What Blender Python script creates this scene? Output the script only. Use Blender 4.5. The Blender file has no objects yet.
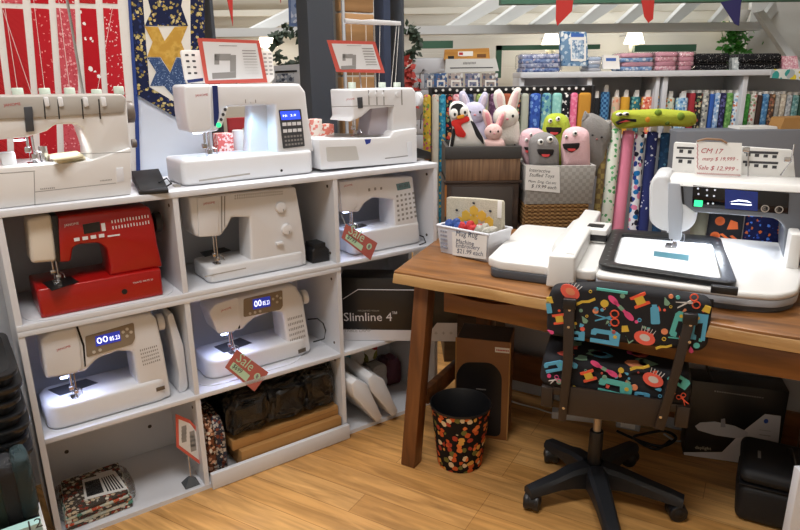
import bpy, bmesh, math, random
from mathutils import Vector, Matrix, noise
random.seed(7)
C = bpy.context.scene.collection
PI = math.pi
# ------------------------------------------------------------------ camera model (also used to survey points of the place)
F, PT, RL, EYE = 640.0, 0.2874, -0.0123, 1.5
def ray(px, py):
    a, b = px-400, py-265; cr, sr = math.cos(RL), math.sin(RL)
    u, v = cr*a+sr*b, -sr*a+cr*b
    c, s = math.cos(PT), math.sin(PT)
    x, up = u/F, -v/F
    return Vector((x, c+s*up, -s+c*up))
class Fr:
    """a local frame on the floor: X along its front, Y away from the viewer, Z up"""
    def __init__(s, o, ang):
        s.o = Vector((o[0], o[1], 0)); a = math.radians(ang); s.a = a
        s.u = Vector((math.cos(a), math.sin(a), 0)); s.n = Vector((-math.sin(a), math.cos(a), 0))
    def p3(s, px, py, Y):
        d = ray(px, py); o = Vector((0, 0, EYE)); t = ((s.o+s.n*Y-o).dot(s.n))/d.dot(s.n)
        q = o+d*t-s.o; return (q.dot(s.u), q.z)
    def px(s, pts, Y): return [s.p3(x, y, Y) for x, y in pts]
    def pz1(s, px, py, z):
        d = ray(px, py); t = (z-EYE)/d.z; q = Vector((0, 0, EYE))+d*t-s.o
        return (q.dot(s.u), q.dot(s.n))
    def pz(s, pts, z): return [s.pz1(x, y, z) for x, y in pts]
    def w(s, p): return s.o+s.u*p[0]+s.n*p[1]+Vector((0, 0, p[2]))
    def loc(s, wx, wy): q = Vector((wx, wy, 0))-s.o; return (q.dot(s.u), q.dot(s.n))
    def mat(s, p=(0, 0, 0)): return Matrix.Translation(s.w(p)) @ Matrix.Rotation(s.a, 4, 'Z')
# ------------------------------------------------------------------ materials
MATS = {}
def newmat(name):
    m = bpy.data.materials.new(name); m.use_nodes = True
    nt = m.node_tree; b = nt.nodes['Principled BSDF']; return m, nt, b
def lin(c):
    if isinstance(c, str):
        c = c.lstrip('#'); c = [int(c[i:i+2], 16)/255 for i in (0, 2, 4)]
    return tuple((x/12.92 if x <= .04045 else ((x+.055)/1.055)**2.4) for x in c[:3])+(1,)
def mt(name, col, rough=.5, metal=0, emit=0, spec=.5, bump=0, bscale=200, var=0, vscale=6, alpha=1, trans=0, coat=0):
    if name in MATS: return MATS[name]
    m, nt, b = newmat(name); c = lin(col)
    b.inputs['Base Color'].default_value = c; b.inputs['Roughness'].default_value = rough
    b.inputs['Metallic'].default_value = metal; b.inputs['Specular IOR Level'].default_value = spec
    b.inputs['Coat Weight'].default_value = coat
    if emit:
        b.inputs['Emission Color'].default_value = c; b.inputs['Emission Strength'].default_value = emit
    if alpha < 1: b.inputs['Alpha'].default_value = alpha
    if trans: b.inputs['Transmission Weight'].default_value = trans
    tc = None
    if var or bump:
        tc = nt.nodes.new('ShaderNodeTexCoord')
    if var:
        n = nt.nodes.new('ShaderNodeTexNoise'); n.inputs['Scale'].default_value = vscale; n.inputs['Detail'].default_value = 5
        nt.links.new(tc.outputs['Object'], n.inputs['Vector'])
        mx = nt.nodes.new('ShaderNodeMix'); mx.data_type = 'RGBA'
        mx.inputs[6].default_value = tuple(x*(1-var) for x in c[:3])+(1,); mx.inputs[7].default_value = tuple(min(1, x*(1+var)) for x in c[:3])+(1,)
        nt.links.new(n.outputs['Fac'], mx.inputs[0]); nt.links.new(mx.outputs[2], b.inputs['Base Color'])
    if bump:
        n = nt.nodes.new('ShaderNodeTexNoise'); n.inputs['Scale'].default_value = bscale; n.inputs['Detail'].default_value = 3
        nt.links.new(tc.outputs['Object'], n.inputs['Vector'])
        bp = nt.nodes.new('ShaderNodeBump'); bp.inputs['Strength'].default_value = bump; bp.inputs['Distance'].default_value = .01
        nt.links.new(n.outputs['Fac'], bp.inputs['Height']); nt.links.new(bp.outputs['Normal'], b.inputs['Normal'])
    MATS[name] = m; return m
def ramp(nt, cols, const=True):
    r = nt.nodes.new('ShaderNodeValToRGB'); cr = r.color_ramp
    if const: cr.interpolation = 'CONSTANT'
    while len(cr.elements) > 1: cr.elements.remove(cr.elements[-1])
    for i, c in enumerate(cols):
        e = cr.elements[0] if i == 0 else cr.elements.new(i/len(cols))
        e.position = i/len(cols); e.color = lin(c)
    return r
def fab(name, base, cols, scale=30, size=.5, style='dots', rough=.9, stretch=(1, 1, 1)):
    """printed fabric: palette spots scattered over a base colour (dots), or soft mottled cloth (mottle), or checks (check), stripes (stripe)"""
    if name in MATS: return MATS[name]
    m, nt, b = newmat(name); b.inputs['Roughness'].default_value = rough; b.inputs['Specular IOR Level'].default_value = .2
    tc = nt.nodes.new('ShaderNodeTexCoord'); mp = nt.nodes.new('ShaderNodeMapping'); mp.inputs['Scale'].default_value = stretch
    nt.links.new(tc.outputs['Object'], mp.inputs['Vector'])
    if style == 'dots':
        v = nt.nodes.new('ShaderNodeTexVoronoi'); v.inputs['Scale'].default_value = scale*1.6
        nz = nt.nodes.new('ShaderNodeTexNoise'); nz.inputs['Scale'].default_value = scale*2.2
        ad = nt.nodes.new('ShaderNodeMix'); ad.data_type = 'VECTOR'; ad.inputs[0].default_value = .012
        nt.links.new(mp.outputs[0], nz.inputs['Vector']); nt.links.new(mp.outputs[0], ad.inputs[4]); nt.links.new(nz.outputs['Color'], ad.inputs[5])
        nt.links.new(ad.outputs[1], v.inputs['Vector'])
        r = ramp(nt, cols); sp = nt.nodes.new('ShaderNodeSeparateColor')
        nt.links.new(v.outputs['Color'], sp.inputs[0]); nt.links.new(sp.outputs[0], r.inputs[0])
        lt = nt.nodes.new('ShaderNodeMath'); lt.operation = 'LESS_THAN'; lt.inputs[1].default_value = size
        nt.links.new(v.outputs['Distance'], lt.inputs[0])
        mx = nt.nodes.new('ShaderNodeMix'); mx.data_type = 'RGBA'; mx.inputs[6].default_value = lin(base)
        nt.links.new(lt.outputs[0], mx.inputs[0]); nt.links.new(r.outputs[0], mx.inputs[7]); out = mx.outputs[2]
    elif style == 'mottle':
        n = nt.nodes.new('ShaderNodeTexNoise'); n.inputs['Scale'].default_value = scale; n.inputs['Detail'].default_value = 4
        nt.links.new(mp.outputs[0], n.inputs['Vector'])
        mr = nt.nodes.new('ShaderNodeMapRange'); mr.inputs[1].default_value = .3; mr.inputs[2].default_value = .7
        nt.links.new(n.outputs['Fac'], mr.inputs[0])
        r = ramp(nt, [base]+list(cols), False); nt.links.new(mr.outputs[0], r.inputs[0]); out = r.outputs[0]
    elif style == 'check':
        n = nt.nodes.new('ShaderNodeTexChecker'); n.inputs['Scale'].default_value = scale
        n.inputs[1].default_value = lin(base); n.inputs[2].default_value = lin(cols[0])
        nt.links.new(mp.outputs[0], n.inputs['Vector']); out = n.outputs[0]
    else:
        n = nt.nodes.new('ShaderNodeTexWave'); n.inputs['Scale'].default_value = scale; n.inputs['Distortion'].default_value = 1
        n.bands_direction = 'DIAGONAL'
        nt.links.new(mp.outputs[0], n.inputs['Vector'])
        r = ramp(nt, [base]+list(cols)); nt.links.new(n.outputs['Fac'], r.inputs[0]); out = r.outputs[0]
    nt.links.new(out, b.inputs['Base Color']); MATS[name] = m; return m
def wood(name, c1, c2, ang=0, scale=3, rough=.45, axis='x', grain=9):
    if name in MATS: return MATS[name]
    m, nt, b = newmat(name); b.inputs['Roughness'].default_value = rough
    tc = nt.nodes.new('ShaderNodeTexCoord'); mp = nt.nodes.new('ShaderNodeMapping')
    mp.inputs['Rotation'].default_value = (0, 0, ang)
    mp.inputs['Scale'].default_value = {'x': (1, grain, grain), 'z': (grain, grain, 1), 'y': (grain, 1, grain)}[axis]
    nt.links.new(tc.outputs['Object'], mp.inputs['Vector'])
    n = nt.nodes.new('ShaderNodeTexNoise'); n.inputs['Scale'].default_value = scale; n.inputs['Detail'].default_value = 8; n.inputs['Distortion'].default_value = .6
    nt.links.new(mp.outputs[0], n.inputs['Vector'])
    mr = nt.nodes.new('ShaderNodeMapRange'); mr.inputs[1].default_value = .3; mr.inputs[2].default_value = .72
    nt.links.new(n.outputs['Fac'], mr.inputs[0])
    r = ramp(nt, [c1, c2], False); r.color_ramp.elements[1].position = 1; nt.links.new(mr.outputs[0], r.inputs[0])
    nt.links.new(r.outputs[0], b.inputs['Base Color'])
    bp = nt.nodes.new('ShaderNodeBump'); bp.inputs['Strength'].default_value = .08
    nt.links.new(n.outputs['Fac'], bp.inputs['Height']); nt.links.new(bp.outputs[0], b.inputs['Normal'])
    MATS[name] = m; return m
# ------------------------------------------------------------------ mesh builder
def rnd(pts, r, n=4):
    out = []; N = len(pts)
    for i in range(N):
        p, a, b = Vector(pts[i]), Vector(pts[i-1]), Vector(pts[(i+1) % N])
        da, db = a-p, b-p; k = min(r, da.length*.45, db.length*.45)
        if k < 1e-5: out.append(tuple(p)); continue
        A, B = p+da.normalized()*k, p+db.normalized()*k
        for j in range(n+1):
            t = j/n; q = A*(1-t)**2+p*2*t*(1-t)+B*t*t; out.append(tuple(q))
    return out
class MB:
    def __init__(s, m=None):
        s.bm = bmesh.new(); s.ms = []; s.mi = 0
        if m: s.m(m)
    def m(s, mat):
        if mat not in s.ms: s.ms.append(mat)
        s.mi = s.ms.index(mat); return s
    def _add(s, t, bev=0, seg=2, M=None):
        bmesh.ops.recalc_face_normals(t, faces=t.faces[:])
        if bev:
            es = [e for e in t.edges if len(e.link_faces) == 2 and e.calc_face_angle(0) > .5]
            try: bmesh.ops.bevel(t, geom=es, offset=bev, segments=seg, affect='EDGES', profile=.5, clamp_overlap=True)
            except Exception: pass
        if M is not None: bmesh.ops.transform(t, matrix=M, verts=t.verts[:])
        for f in t.faces: f.material_index = s.mi; f.smooth = True
        me = bpy.data.meshes.new('t'); t.to_mesh(me); t.free(); s.bm.from_mesh(me); bpy.data.meshes.remove(me); return s
    def box(s, x0, x1, y0, y1, z0, z1, bev=0, seg=2, M=None):
        t = bmesh.new(); bmesh.ops.create_cube(t, size=1)
        for v in t.verts: v.co = Vector(((x0+x1)/2+v.co.x*(x1-x0), (y0+y1)/2+v.co.y*(y1-y0), (z0+z1)/2+v.co.z*(z1-z0)))
        return s._add(t, bev, seg, M)
    def loft(s, A, B, bev=0, seg=2, M=None):
        t = bmesh.new(); a = [t.verts.new(p) for p in A]; b = [t.verts.new(p) for p in B]; n = len(a)
        t.faces.new(a); t.faces.new(b[::-1])
        for i in range(n): t.faces.new((a[i], b[i], b[(i+1) % n], a[(i+1) % n]))
        return s._add(t, bev, seg, M)
    def prism(s, pts, a0, a1, axis='y', bev=0, seg=2, r=0, M=None):
        if r: pts = rnd(pts, r)
        f = {'y': lambda p, a: (p[0], a, p[1]), 'z': lambda p, a: (p[0], p[1], a), 'x': lambda p, a: (a, p[0], p[1])}[axis]
        return s.loft([f(p, a0) for p in pts], [f(p, a1) for p in pts], bev, seg, M)
    def cyl(s, p0, p1, r0, r1=None, seg=16, bev=0):
        r1 = r0 if r1 is None else r1; p0, p1 = Vector(p0), Vector(p1); d = (p1-p0).normalized()
        x = d.orthogonal().normalized(); y = d.cross(x)
        cs = [(math.cos(2*PI*i/seg), math.sin(2*PI*i/seg)) for i in range(seg)]
        return s.loft([p0+(x*a+y*b)*r0 for a, b in cs], [p1+(x*a+y*b)*r1 for a, b in cs], bev)
    def tube(s, pts, r, seg=8):
        pts = [Vector(p) for p in pts]; t = bmesh.new(); rings = []
        for i, p in enumerate(pts):
            d = (pts[min(i+1, len(pts)-1)]-pts[max(i-1, 0)]).normalized()
            x = d.cross(Vector((.12, .2, 1))).normalized() if abs(d.z) < .95 else d.cross(Vector((1, .1, 0))).normalized()
            y = d.cross(x); rr = r[i] if isinstance(r, (list, tuple)) else r
            rings.append([t.verts.new(p+(x*math.cos(2*PI*k/seg)+y*math.sin(2*PI*k/seg))*rr) for k in range(seg)])
        for A, B in zip(rings, rings[1:]):
            for k in range(seg): t.faces.new((A[k], A[(k+1) % seg], B[(k+1) % seg], B[k]))
        t.faces.new(rings[0]); t.faces.new(rings[-1][::-1])
        return s._add(t)
    def lathe(s, prof, c=(0, 0, 0), seg=32, sx=1, sy=1, M=None, cap=True):
        t = bmesh.new(); rings = []
        for r, z in prof:
            rings.append([t.verts.new((c[0]+sx*r*math.cos(2*PI*k/seg), c[1]+sy*r*math.sin(2*PI*k/seg), c[2]+z)) for k in range(seg)])
        for A, B in zip(rings, rings[1:]):
            for k in range(seg): t.faces.new((A[k], A[(k+1) % seg], B[(k+1) % seg], B[k]))
        if cap and prof[0][0] > 1e-4: t.faces.new(rings[0])
        if cap and prof[-1][0] > 1e-4: t.faces.new(rings[-1][::-1])
        bmesh.ops.remove_doubles(t, verts=t.verts[:], dist=1e-5)
        return s._add(t, M=M)
    def ell(s, c, r, rot=0, tilt=0, seg=20, lump=0):
        t = bmesh.new(); bmesh.ops.create_uvsphere(t, u_segments=seg, v_segments=max(8, seg//2), radius=1)
        if lump:
            for v in t.verts: v.co *= 1+random.uniform(-lump, lump)
        M = Matrix.Translation(c) @ Matrix.Rotation(rot, 4, 'Y') @ Matrix.Rotation(tilt, 4, 'X') @ Matrix.Diagonal((r[0], r[1], r[2], 1))
        return s._add(t, M=M)
    def sweep(s, secs):
        t = bmesh.new(); R_ = [[t.verts.new(p) for p in q] for q in secs]; n = len(R_[0])
        for A, B_ in zip(R_, R_[1:]):
            for i in range(n): t.faces.new((A[i], A[(i+1) % n], B_[(i+1) % n], B_[i]))
        t.faces.new(R_[0]); t.faces.new(R_[-1][::-1]); return s._add(t)
    def puff(s, pts, yc, T, r=0, rings=7, M=None):
        """stuffed shape: an outline in X,Z swelling T to the front and back"""
        if r: pts = rnd(pts, r)
        n = len(pts); c = Vector((sum(p[0] for p in pts)/n, sum(p[1] for p in pts)/n)); t = bmesh.new()
        def ring(k, sg):
            q = k/rings; th = T*math.sqrt(max(0, 1-(1-q)**2)); f = 1-q
            f = f**.8 if f > 0 else 0
            return [t.verts.new((c.x+(p[0]-c.x)*f, yc-sg*th, c.y+(p[1]-c.y)*f)) for p in pts]
        edge = ring(0, 1)
        for sg in (1, -1):
            prev = edge
            for k in range(1, rings):
                cur = ring(k, sg)
                for i in range(n): t.faces.new((prev[i], prev[(i+1) % n], cur[(i+1) % n], cur[i]))
                prev = cur
            tip = t.verts.new((c.x, yc-sg*T, c.y))
            for i in range(n): t.faces.new((prev[i], prev[(i+1) % n], tip))
        return s._add(t, M=M)
    def crumple(s, b, amp=.12, seed=0, ex=.4, sub=5, fr=1):
        """crumpled cloth or film filling a box ((x0,x1),(y0,y1),(z0,z1))"""
        t = bmesh.new(); bmesh.ops.create_icosphere(t, subdivisions=sub, radius=1); o = Vector((seed*3.7, seed*1.3, seed*2.1))
        h = [(q[1]-q[0])/2 for q in b]; m = [(q[1]+q[0])/2 for q in b]; hm = max(h)
        for v in t.verts:
            p = Vector([math.copysign(abs(a)**ex, a) for a in v.co]); q = Vector((p.x*h[0]/hm, p.y*h[1]/hm, p.z*h[2]/hm))*fr+o
            d = abs(noise.noise(q*1.6))*1.2+abs(noise.noise(q*3.7))*.8+abs(noise.noise(q*8))*.5
            k = 1-amp*d; v.co = Vector((m[0]+p.x*h[0]*k, m[1]+p.y*h[1]*k, max(b[2][0], m[2]+p.z*h[2]*(1-amp*d*1.3))))
        return s._add(t)
    def quad(s, P, th=.0006, nrm=(0, -1, 0)):
        d = Vector(nrm)*th; return s.loft([Vector(p) for p in P], [Vector(p)+d for p in P])
    def text(s, body, o, w=None, h=None, right=(1, 0, 0), up=(0, 0, 1), th=.0004, shear=0, align='L'):
        cu = bpy.data.curves.new('f', 'FONT'); cu.body = body; cu.size = 1; cu.shear = shear; cu.resolution_u = 2
        ob = bpy.data.objects.new('f', cu); C.objects.link(ob)
        me = bpy.data.meshes.new_from_object(ob.evaluated_get(bpy.context.evaluated_depsgraph_get()))
        bpy.data.objects.remove(ob); bpy.data.curves.remove(cu)
        if not me.vertices: return s
        xs = [v.co.x for v in me.vertices]; ys = [v.co.y for v in me.vertices]
        bw, bh = max(xs)-min(xs), max(ys)-min(ys); x0, y0 = min(xs), min(ys)
        sx = w/bw if w else h/bh; sy = h/bh if h else sx
        R, U = Vector(right).normalized(), Vector(up).normalized(); N = R.cross(U); o = Vector(o)
        ax = {'L': 0, 'C': bw/2, 'R': bw}[align]
        t = bmesh.new(); t.from_mesh(me); bpy.data.meshes.remove(me)
        for v in t.verts: v.co = o+R*((v.co.x-x0-ax)*sx)+U*((v.co.y-y0)*sy)+N*th
        for f in t.faces: f.material_index = s.mi
        me = bpy.data.meshes.new('t'); t.to_mesh(me); t.free(); s.bm.from_mesh(me); bpy.data.meshes.remove(me); return s
    def bounds(s):
        xs = [v.co for v in s.bm.verts]
        return [(min(v[i] for v in xs), max(v[i] for v in xs)) for i in range(3)]
    def mesh(s, name, off, sharp=40):
        me = bpy.data.meshes.new(name)
        bmesh.ops.translate(s.bm, verts=s.bm.verts[:], vec=-Vector(off))
        s.bm.to_mesh(me); s.bm.free()
        for m in s.ms: me.materials.append(m)
        me.set_sharp_from_angle(angle=math.radians(sharp)); return me
def base_of(mbs):
    b = [m.bounds() for m in mbs]
    return Vector(((min(x[0][0] for x in b)+max(x[0][1] for x in b))/2, (min(x[1][0] for x in b)+max(x[1][1] for x in b))/2, min(x[2][0] for x in b)))
def props(o, label=None, cat=None, group=None, kind=None):
    if label: o['label'] = label
    if cat: o['category'] = cat
    if group: o['group'] = group
    if kind: o['kind'] = kind
class T:
    """one thing: an Empty at its base that parents its parts"""
    def __init__(s, name, label, cat, fr, group=None, kind=None):
        s.a = (name, label, cat, group, kind); s.fr = fr; s.parts = []
    def add(s, name, mb, parent=None, label=None):
        s.parts.append((name, mb, parent, label)); return len(s.parts)-1
    def done(s):
        name, label, cat, group, kind = s.a
        off = base_of([p[1] for p in s.parts]); root = bpy.data.objects.new(name, None); C.objects.link(root)
        root.empty_display_size = .05; root.matrix_world = s.fr.mat(off); props(root, label, cat, group, kind); obs = []
        for n, mb, par, lab in s.parts:
            o = bpy.data.objects.new(n, mb.mesh(n, off)); C.objects.link(o); o.parent = root if par is None else obs[par]
            if lab: o['label'] = lab
            obs.append(o)
        s.root, s.obs = root, obs; return root
def single(name, mb, fr, label=None, cat=None, group=None, kind=None):
    off = base_of([mb]); o = bpy.data.objects.new(name, mb.mesh(name, off)); C.objects.link(o); o.matrix_world = fr.mat(off)
    props(o, label, cat, group, kind); return o
def struct(name, mb, fr): return single(name, mb, fr, kind='structure')
# ------------------------------------------------------------------ frames of the place
W = Fr((0, 0), 0)
S = Fr((-.236, 2.455), 35.43)          # white cubby shelving on the left
D = Fr((-.02, 2.29), -31)              # desk
B = Fr((0, 4.4), 0)                    # back fabric shelving
K = Fr((0, 4.0), 0)                    # hanging rack of fabrics
R = Fr((0, 3.25), 0)                   # crates and baskets behind the desk
# common materials
WHITE = mt('white_melamine', '#d8dae0', .42, var=.03, vscale=3)
PLAST = mt('white_plastic', '#e0e1e4', .3, var=.012)
PLAST2 = mt('cream_plastic', '#ddd5c8', .35)
GREYP = mt('grey_plastic', '#a9a49d', .4)
DKGREY = mt('dark_grey_plastic', '#3d3f44', .45)
BLACK = mt('black_plastic', '#17171a', .4)
BLACKM = mt('black_matte', '#121214', .8)
CHROME = mt('chrome', '#c8c8cc', .18, 1)
REDP = mt('red_plastic', '#a3100f', .28, coat=.3)
REDT = mt('red_print', '#b3262a', .6)
INK = mt('dark_print', '#3a3a3e', .7)
INKG = mt('grey_print', '#8f8d8b', .7)
PAPER = mt('white_paper', '#e8e6e2', .7)
REDPAPER = mt('red_laminated_card', '#c9594f', .35)
PAPERP = mt('printed_paper', '#d9d9da', .3)
LEDW = mt('led_white', '#dfe9ff', .4, emit=14)
LEDB = mt('led_blue_white', '#c3d2ff', .4, emit=10)
LCD = mt('lit_blue_display', '#2a3bb0', .3, emit=.45)
LCDB = mt('bright_blue_display', '#2f4be0', .3, emit=1.1)
LCDT = mt('display_digits', '#eef2ff', .4, emit=1.6)
GREENL = mt('green_lit_button', '#30d68a', .4, emit=1.2)
TAUPE = mt('taupe_panel', '#877a68', .4)
CARD = mt('brown_cardboard', '#b08552', .8, var=.08)
KRAFT = mt('kraft_cardboard', '#a97d47', .85, var=.06)
NAVY = mt('navy_plastic', '#1d2c66', .45)
THREAD = mt('white_thread', '#d9d6d0', .7)
CORD = mt('black_cord', '#101012', .6)
def film():
    m, nt, b = newmat('clear_film'); out = nt.nodes['Material Output']; nt.nodes.remove(b)
    tc = nt.nodes.new('ShaderNodeTexCoord'); n = nt.nodes.new('ShaderNodeTexNoise'); n.inputs['Scale'].default_value = 38; n.inputs['Detail'].default_value = 3; nt.links.new(tc.outputs['Object'], n.inputs['Vector'])
    bp = nt.nodes.new('ShaderNodeBump'); bp.inputs['Strength'].default_value = .8; bp.inputs['Distance'].default_value = .02; nt.links.new(n.outputs['Fac'], bp.inputs['Height'])
    fr = nt.nodes.new('ShaderNodeFresnel'); fr.inputs[0].default_value = 1.35; nt.links.new(bp.outputs[0], fr.inputs['Normal'])
    g = nt.nodes.new('ShaderNodeBsdfGlossy'); g.inputs['Roughness'].default_value = .14; nt.links.new(bp.outputs[0], g.inputs['Normal'])
    t = nt.nodes.new('ShaderNodeBsdfTransparent'); mx = nt.nodes.new('ShaderNodeMixShader'); mm = nt.nodes.new('ShaderNodeMath'); mm.operation = 'MULTIPLY'; mm.inputs[1].default_value = .65; nt.links.new(fr.outputs[0], mm.inputs[0])
    nt.links.new(mm.outputs[0], mx.inputs[0]); nt.links.new(t.outputs[0], mx.inputs[1]); nt.links.new(g.outputs[0], mx.inputs[2]); nt.links.new(mx.outputs[0], out.inputs[0]); return m
CLEAR = film()
# ================================================================== THE ROOM
# floor: oak boards running along the desk
m, nt, b = newmat('oak_floor'); b.inputs['Roughness'].default_value = .38
tc = nt.nodes.new('ShaderNodeTexCoord'); mp = nt.nodes.new('ShaderNodeMapping'); mp.inputs['Rotation'].default_value = (0, 0, math.radians(30))
nt.links.new(tc.outputs['Object'], mp.inputs[0])
br = nt.nodes.new('ShaderNodeTexBrick'); br.inputs['Scale'].default_value = 1; br.inputs['Brick Width'].default_value = 1.1; br.inputs['Row Height'].default_value = .115
br.inputs['Mortar Size'].default_value = .0012; br.inputs['Color1'].default_value = lin('#dba868'); br.inputs['Color2'].default_value = lin('#cb9452'); br.inputs['Mortar'].default_value = lin('#a4733d')
br.inputs['Bias'].default_value = -.1; br.offset_frequency = 3; br.offset = .37
nt.links.new(mp.outputs[0], br.inputs['Vector'])
m2 = nt.nodes.new('ShaderNodeMapping'); m2.inputs['Scale'].default_value = (1.2, 12, 1); nt.links.new(mp.outputs[0], m2.inputs[0])
nz = nt.nodes.new('ShaderNodeTexNoise'); nz.inputs['Scale'].default_value = 2.4; nz.inputs['Detail'].default_value = 7; nz.inputs['Distortion'].default_value = .8; nt.links.new(m2.outputs[0], nz.inputs['Vector'])
rp = ramp(nt, ['#a8a29a', '#ffffff'], False); rp.color_ramp.elements[0].position = .3; rp.color_ramp.elements[1].position = .65
nt.links.new(nz.outputs['Fac'], rp.inputs[0])
mx = nt.nodes.new('ShaderNodeMix'); mx.data_type = 'RGBA'; mx.blend_type = 'MULTIPLY'; mx.inputs[0].default_value = .75
nt.links.new(br.outputs['Color'], mx.inputs[6]); nt.links.new(rp.outputs[0], mx.inputs[7]); nt.links.new(mx.outputs[2], b.inputs['Base Color'])
fl = MB(m).box(-3.5, 4.5, -1.5, 6.2, -.05, 0); struct('floor', fl, W)
# clapboard siding
def siding(name, col, pitch):
    m, nt, b = newmat(name); b.inputs['Base Color'].default_value = lin(col); b.inputs['Roughness'].default_value = .6
    tc = nt.nodes.new('ShaderNodeTexCoord'); sp = nt.nodes.new('ShaderNodeSeparateXYZ'); nt.links.new(tc.outputs['Object'], sp.inputs[0])
    ad = nt.nodes.new('ShaderNodeMath'); ad.operation = 'MULTIPLY'; ad.inputs[1].default_value = 1/pitch; nt.links.new(sp.outputs[2], ad.inputs[0])
    fr = nt.nodes.new('ShaderNodeMath'); fr.operation = 'FRACT'; nt.links.new(ad.outputs[0], fr.inputs[0])
    bp = nt.nodes.new('ShaderNodeBump'); bp.inputs['Strength'].default_value = .9; bp.inputs['Distance'].default_value = .03
    nt.links.new(fr.outputs[0], bp.inputs['Height']); nt.links.new(bp.outputs[0], b.inputs['Normal']); return m
SID = siding('cream_clapboard', '#e0e1dc', .13)
TRIMW = mt('white_paint', '#c9cccd', .5, var=.03)
GREENP = mt('green_paint', '#3f6a55', .55, var=.08)
CREAM = mt('cream_paint', '#dedcd2', .6, var=.03, vscale=2)
wb = MB(SID).box(-3.5, 4.5, 6.1, 6.2, 0, 3.2); struct('wall_back', wb, W)
cl = MB(SID).loft([(-3.5, 6.15, 2.85), (4.5, 6.15, 2.85), (4.5, 3.6, 3.5), (-3.5, 3.6, 3.5)], [(-3.5, 6.15, 2.9), (4.5, 6.15, 2.9), (4.5, 3.6, 3.55), (-3.5, 3.6, 3.55)])
cl.m(CREAM).box(-3.5, 4.5, -1.5, 3.6, 3.5, 3.55); struct('ceiling', cl, W)
wr = MB(CREAM).box(4.4, 4.5, -1.5, 6.2, 0, 3.6); struct('wall_right', wr, W)
wl = MB(CREAM).box(-3.6, -3.5, -1.5, 6.2, 0, 3.6); struct('wall_left', wl, W)
wf = MB(CREAM).box(-3.5, 4.5, -1.6, -1.5, 0, 3.6); struct('wall_front', wf, W)
# partition of posts behind the cubby shelving
POST = mt('blue_grey_post_paint', '#3b4048', .6, var=.06)
Yp = .42
def pcol(x0, x1, mat, name, y0=Yp, y1=Yp+.1, ztop=3.5):
    (a, _), (c, _) = S.p3(x0, 60, y1), S.p3(x1, 60, y0); c = max(c, a+.012); return struct(name, MB(mat).box(a, c, y0, y1, 0, ztop), S)
BOARD = mt('pale_blue_white_board', '#d8dee8', .6)
a0 = S.p3(205, 60, Yp)[0]
struct('wall_partition', MB(BOARD).box(-2.3, a0, Yp, Yp+.04, 0, 3.4), S)
pcol(205, 213, POST, 'trim_1', Yp-.01); pcol(299, 335, POST, 'trim_2'); pcol(335, 341, mt('grey_white_strip', '#b5b8bc', .5), 'trim_3', Yp+.02); pcol(375, 391, mt('navy_post', '#2f3a52', .6), 'trim_4', Yp+.02); pcol(390, 402, POST, 'trim_5')
wd = MB(wood('plank_wood', '#8d6a44', '#b0875b', scale=2.5)); (a, _), (c, _) = S.p3(341, 60, Yp+.03), S.p3(375, 60, Yp+.03)
for k in range(16): wd.box(a, c, Yp+.03, Yp+.07, .02+k*.135, .148+k*.135, .006)
struct('trim_6', wd, S)
(a, _), (c, z) = S.p3(205, -14, Yp), S.p3(402, -14, Yp); struct('trim_15', MB(POST).box(a, c, Yp+.01, Yp+.09, z, 3.3), S)
# plain white wall and brace far right
# rail and struts of the roof truss
TR = Fr((0, 5.0), 0)
rail = MB(TRIMW); p = TR.px([(196, 30), (760, 28)], 0); q = TR.px([(196, 38), (760, 35)], 0)
rail.box(p[0][0], p[1][0], 0, .1, 1.79, 1.85); struct('trim_7', rail, TR)
st = MB(TRIMW)
for x in (250, 330, 447, 487, 530, 575, 616, 665, 709, 758):
    (X, Z) = TR.p3(x, 30, 0)
    st.loft([(X-.015, .02, 1.85), (X+.015, .02, 1.85), (X+.04, .02, 1.8), (X-.04, .02, 1.8)], [(X+.46, .6, 2.16), (X+.50, .6, 2.16), (X+.54, .6, 2.06), (X+.44, .6, 2.06)])
struct('trim_8', st, TR)
bm_ = MB(GREENP); (X0, Z0) = TR.p3(501, 4, -.4); bm_.box(X0, X0+3.5, -.4, -.3, Z0, Z0+.2); struct('trim_9', bm_, TR)
hb = MB(CREAM); hb.box(-2.5, 4.4, .62, .7, 2.22, 2.34); hb.box(-2.5, 4.4, .8, .86, 2.0, 2.05); struct('trim_10', hb, TR)
# green framed opening and header on the back wall
GW = Fr((0, 5.6), 0)
def pbox(mb, fr, x0, y0, x1, y1, Y0, Y1, bev=0):
    (a, t), (c, u) = fr.p3(x0, y0, Y0), fr.p3(x1, y1, Y0); return mb.box(a, c, Y0, Y1, min(t, u), max(t, u), bev)
g = MB(GREENP); pbox(g, GW, 497, 45.5, 600, 49, 0, .06); pbox(g, GW, 497, 45.5, 501, 78, 0, .06); struct('trim_11', g, GW)
g = MB(GREENP); pbox(g, GW, 420, 41, 453, 48, 0, .06); struct('trim_12', g, GW)
g = MB(GREENP); pbox(g, GW, 635, 45, 696, 51, 0, .06); struct('trim_13', g, GW)
wpl = MB(mt('plain_white_wall', '#cfd0ce', .7)); (a, t) = GW.p3(750, 20, -.25); wpl.box(a, 4.3, -.25, -.2, 0, 3.3)
struct('wall_side', wpl, GW)
br_ = MB(TRIMW); p = TR.px([(757, 12), (764, 10), (800, 62), (800, 76)], -.1); br_.prism(p, -.1, -.04); struct('trim_14', br_, TR)
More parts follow.
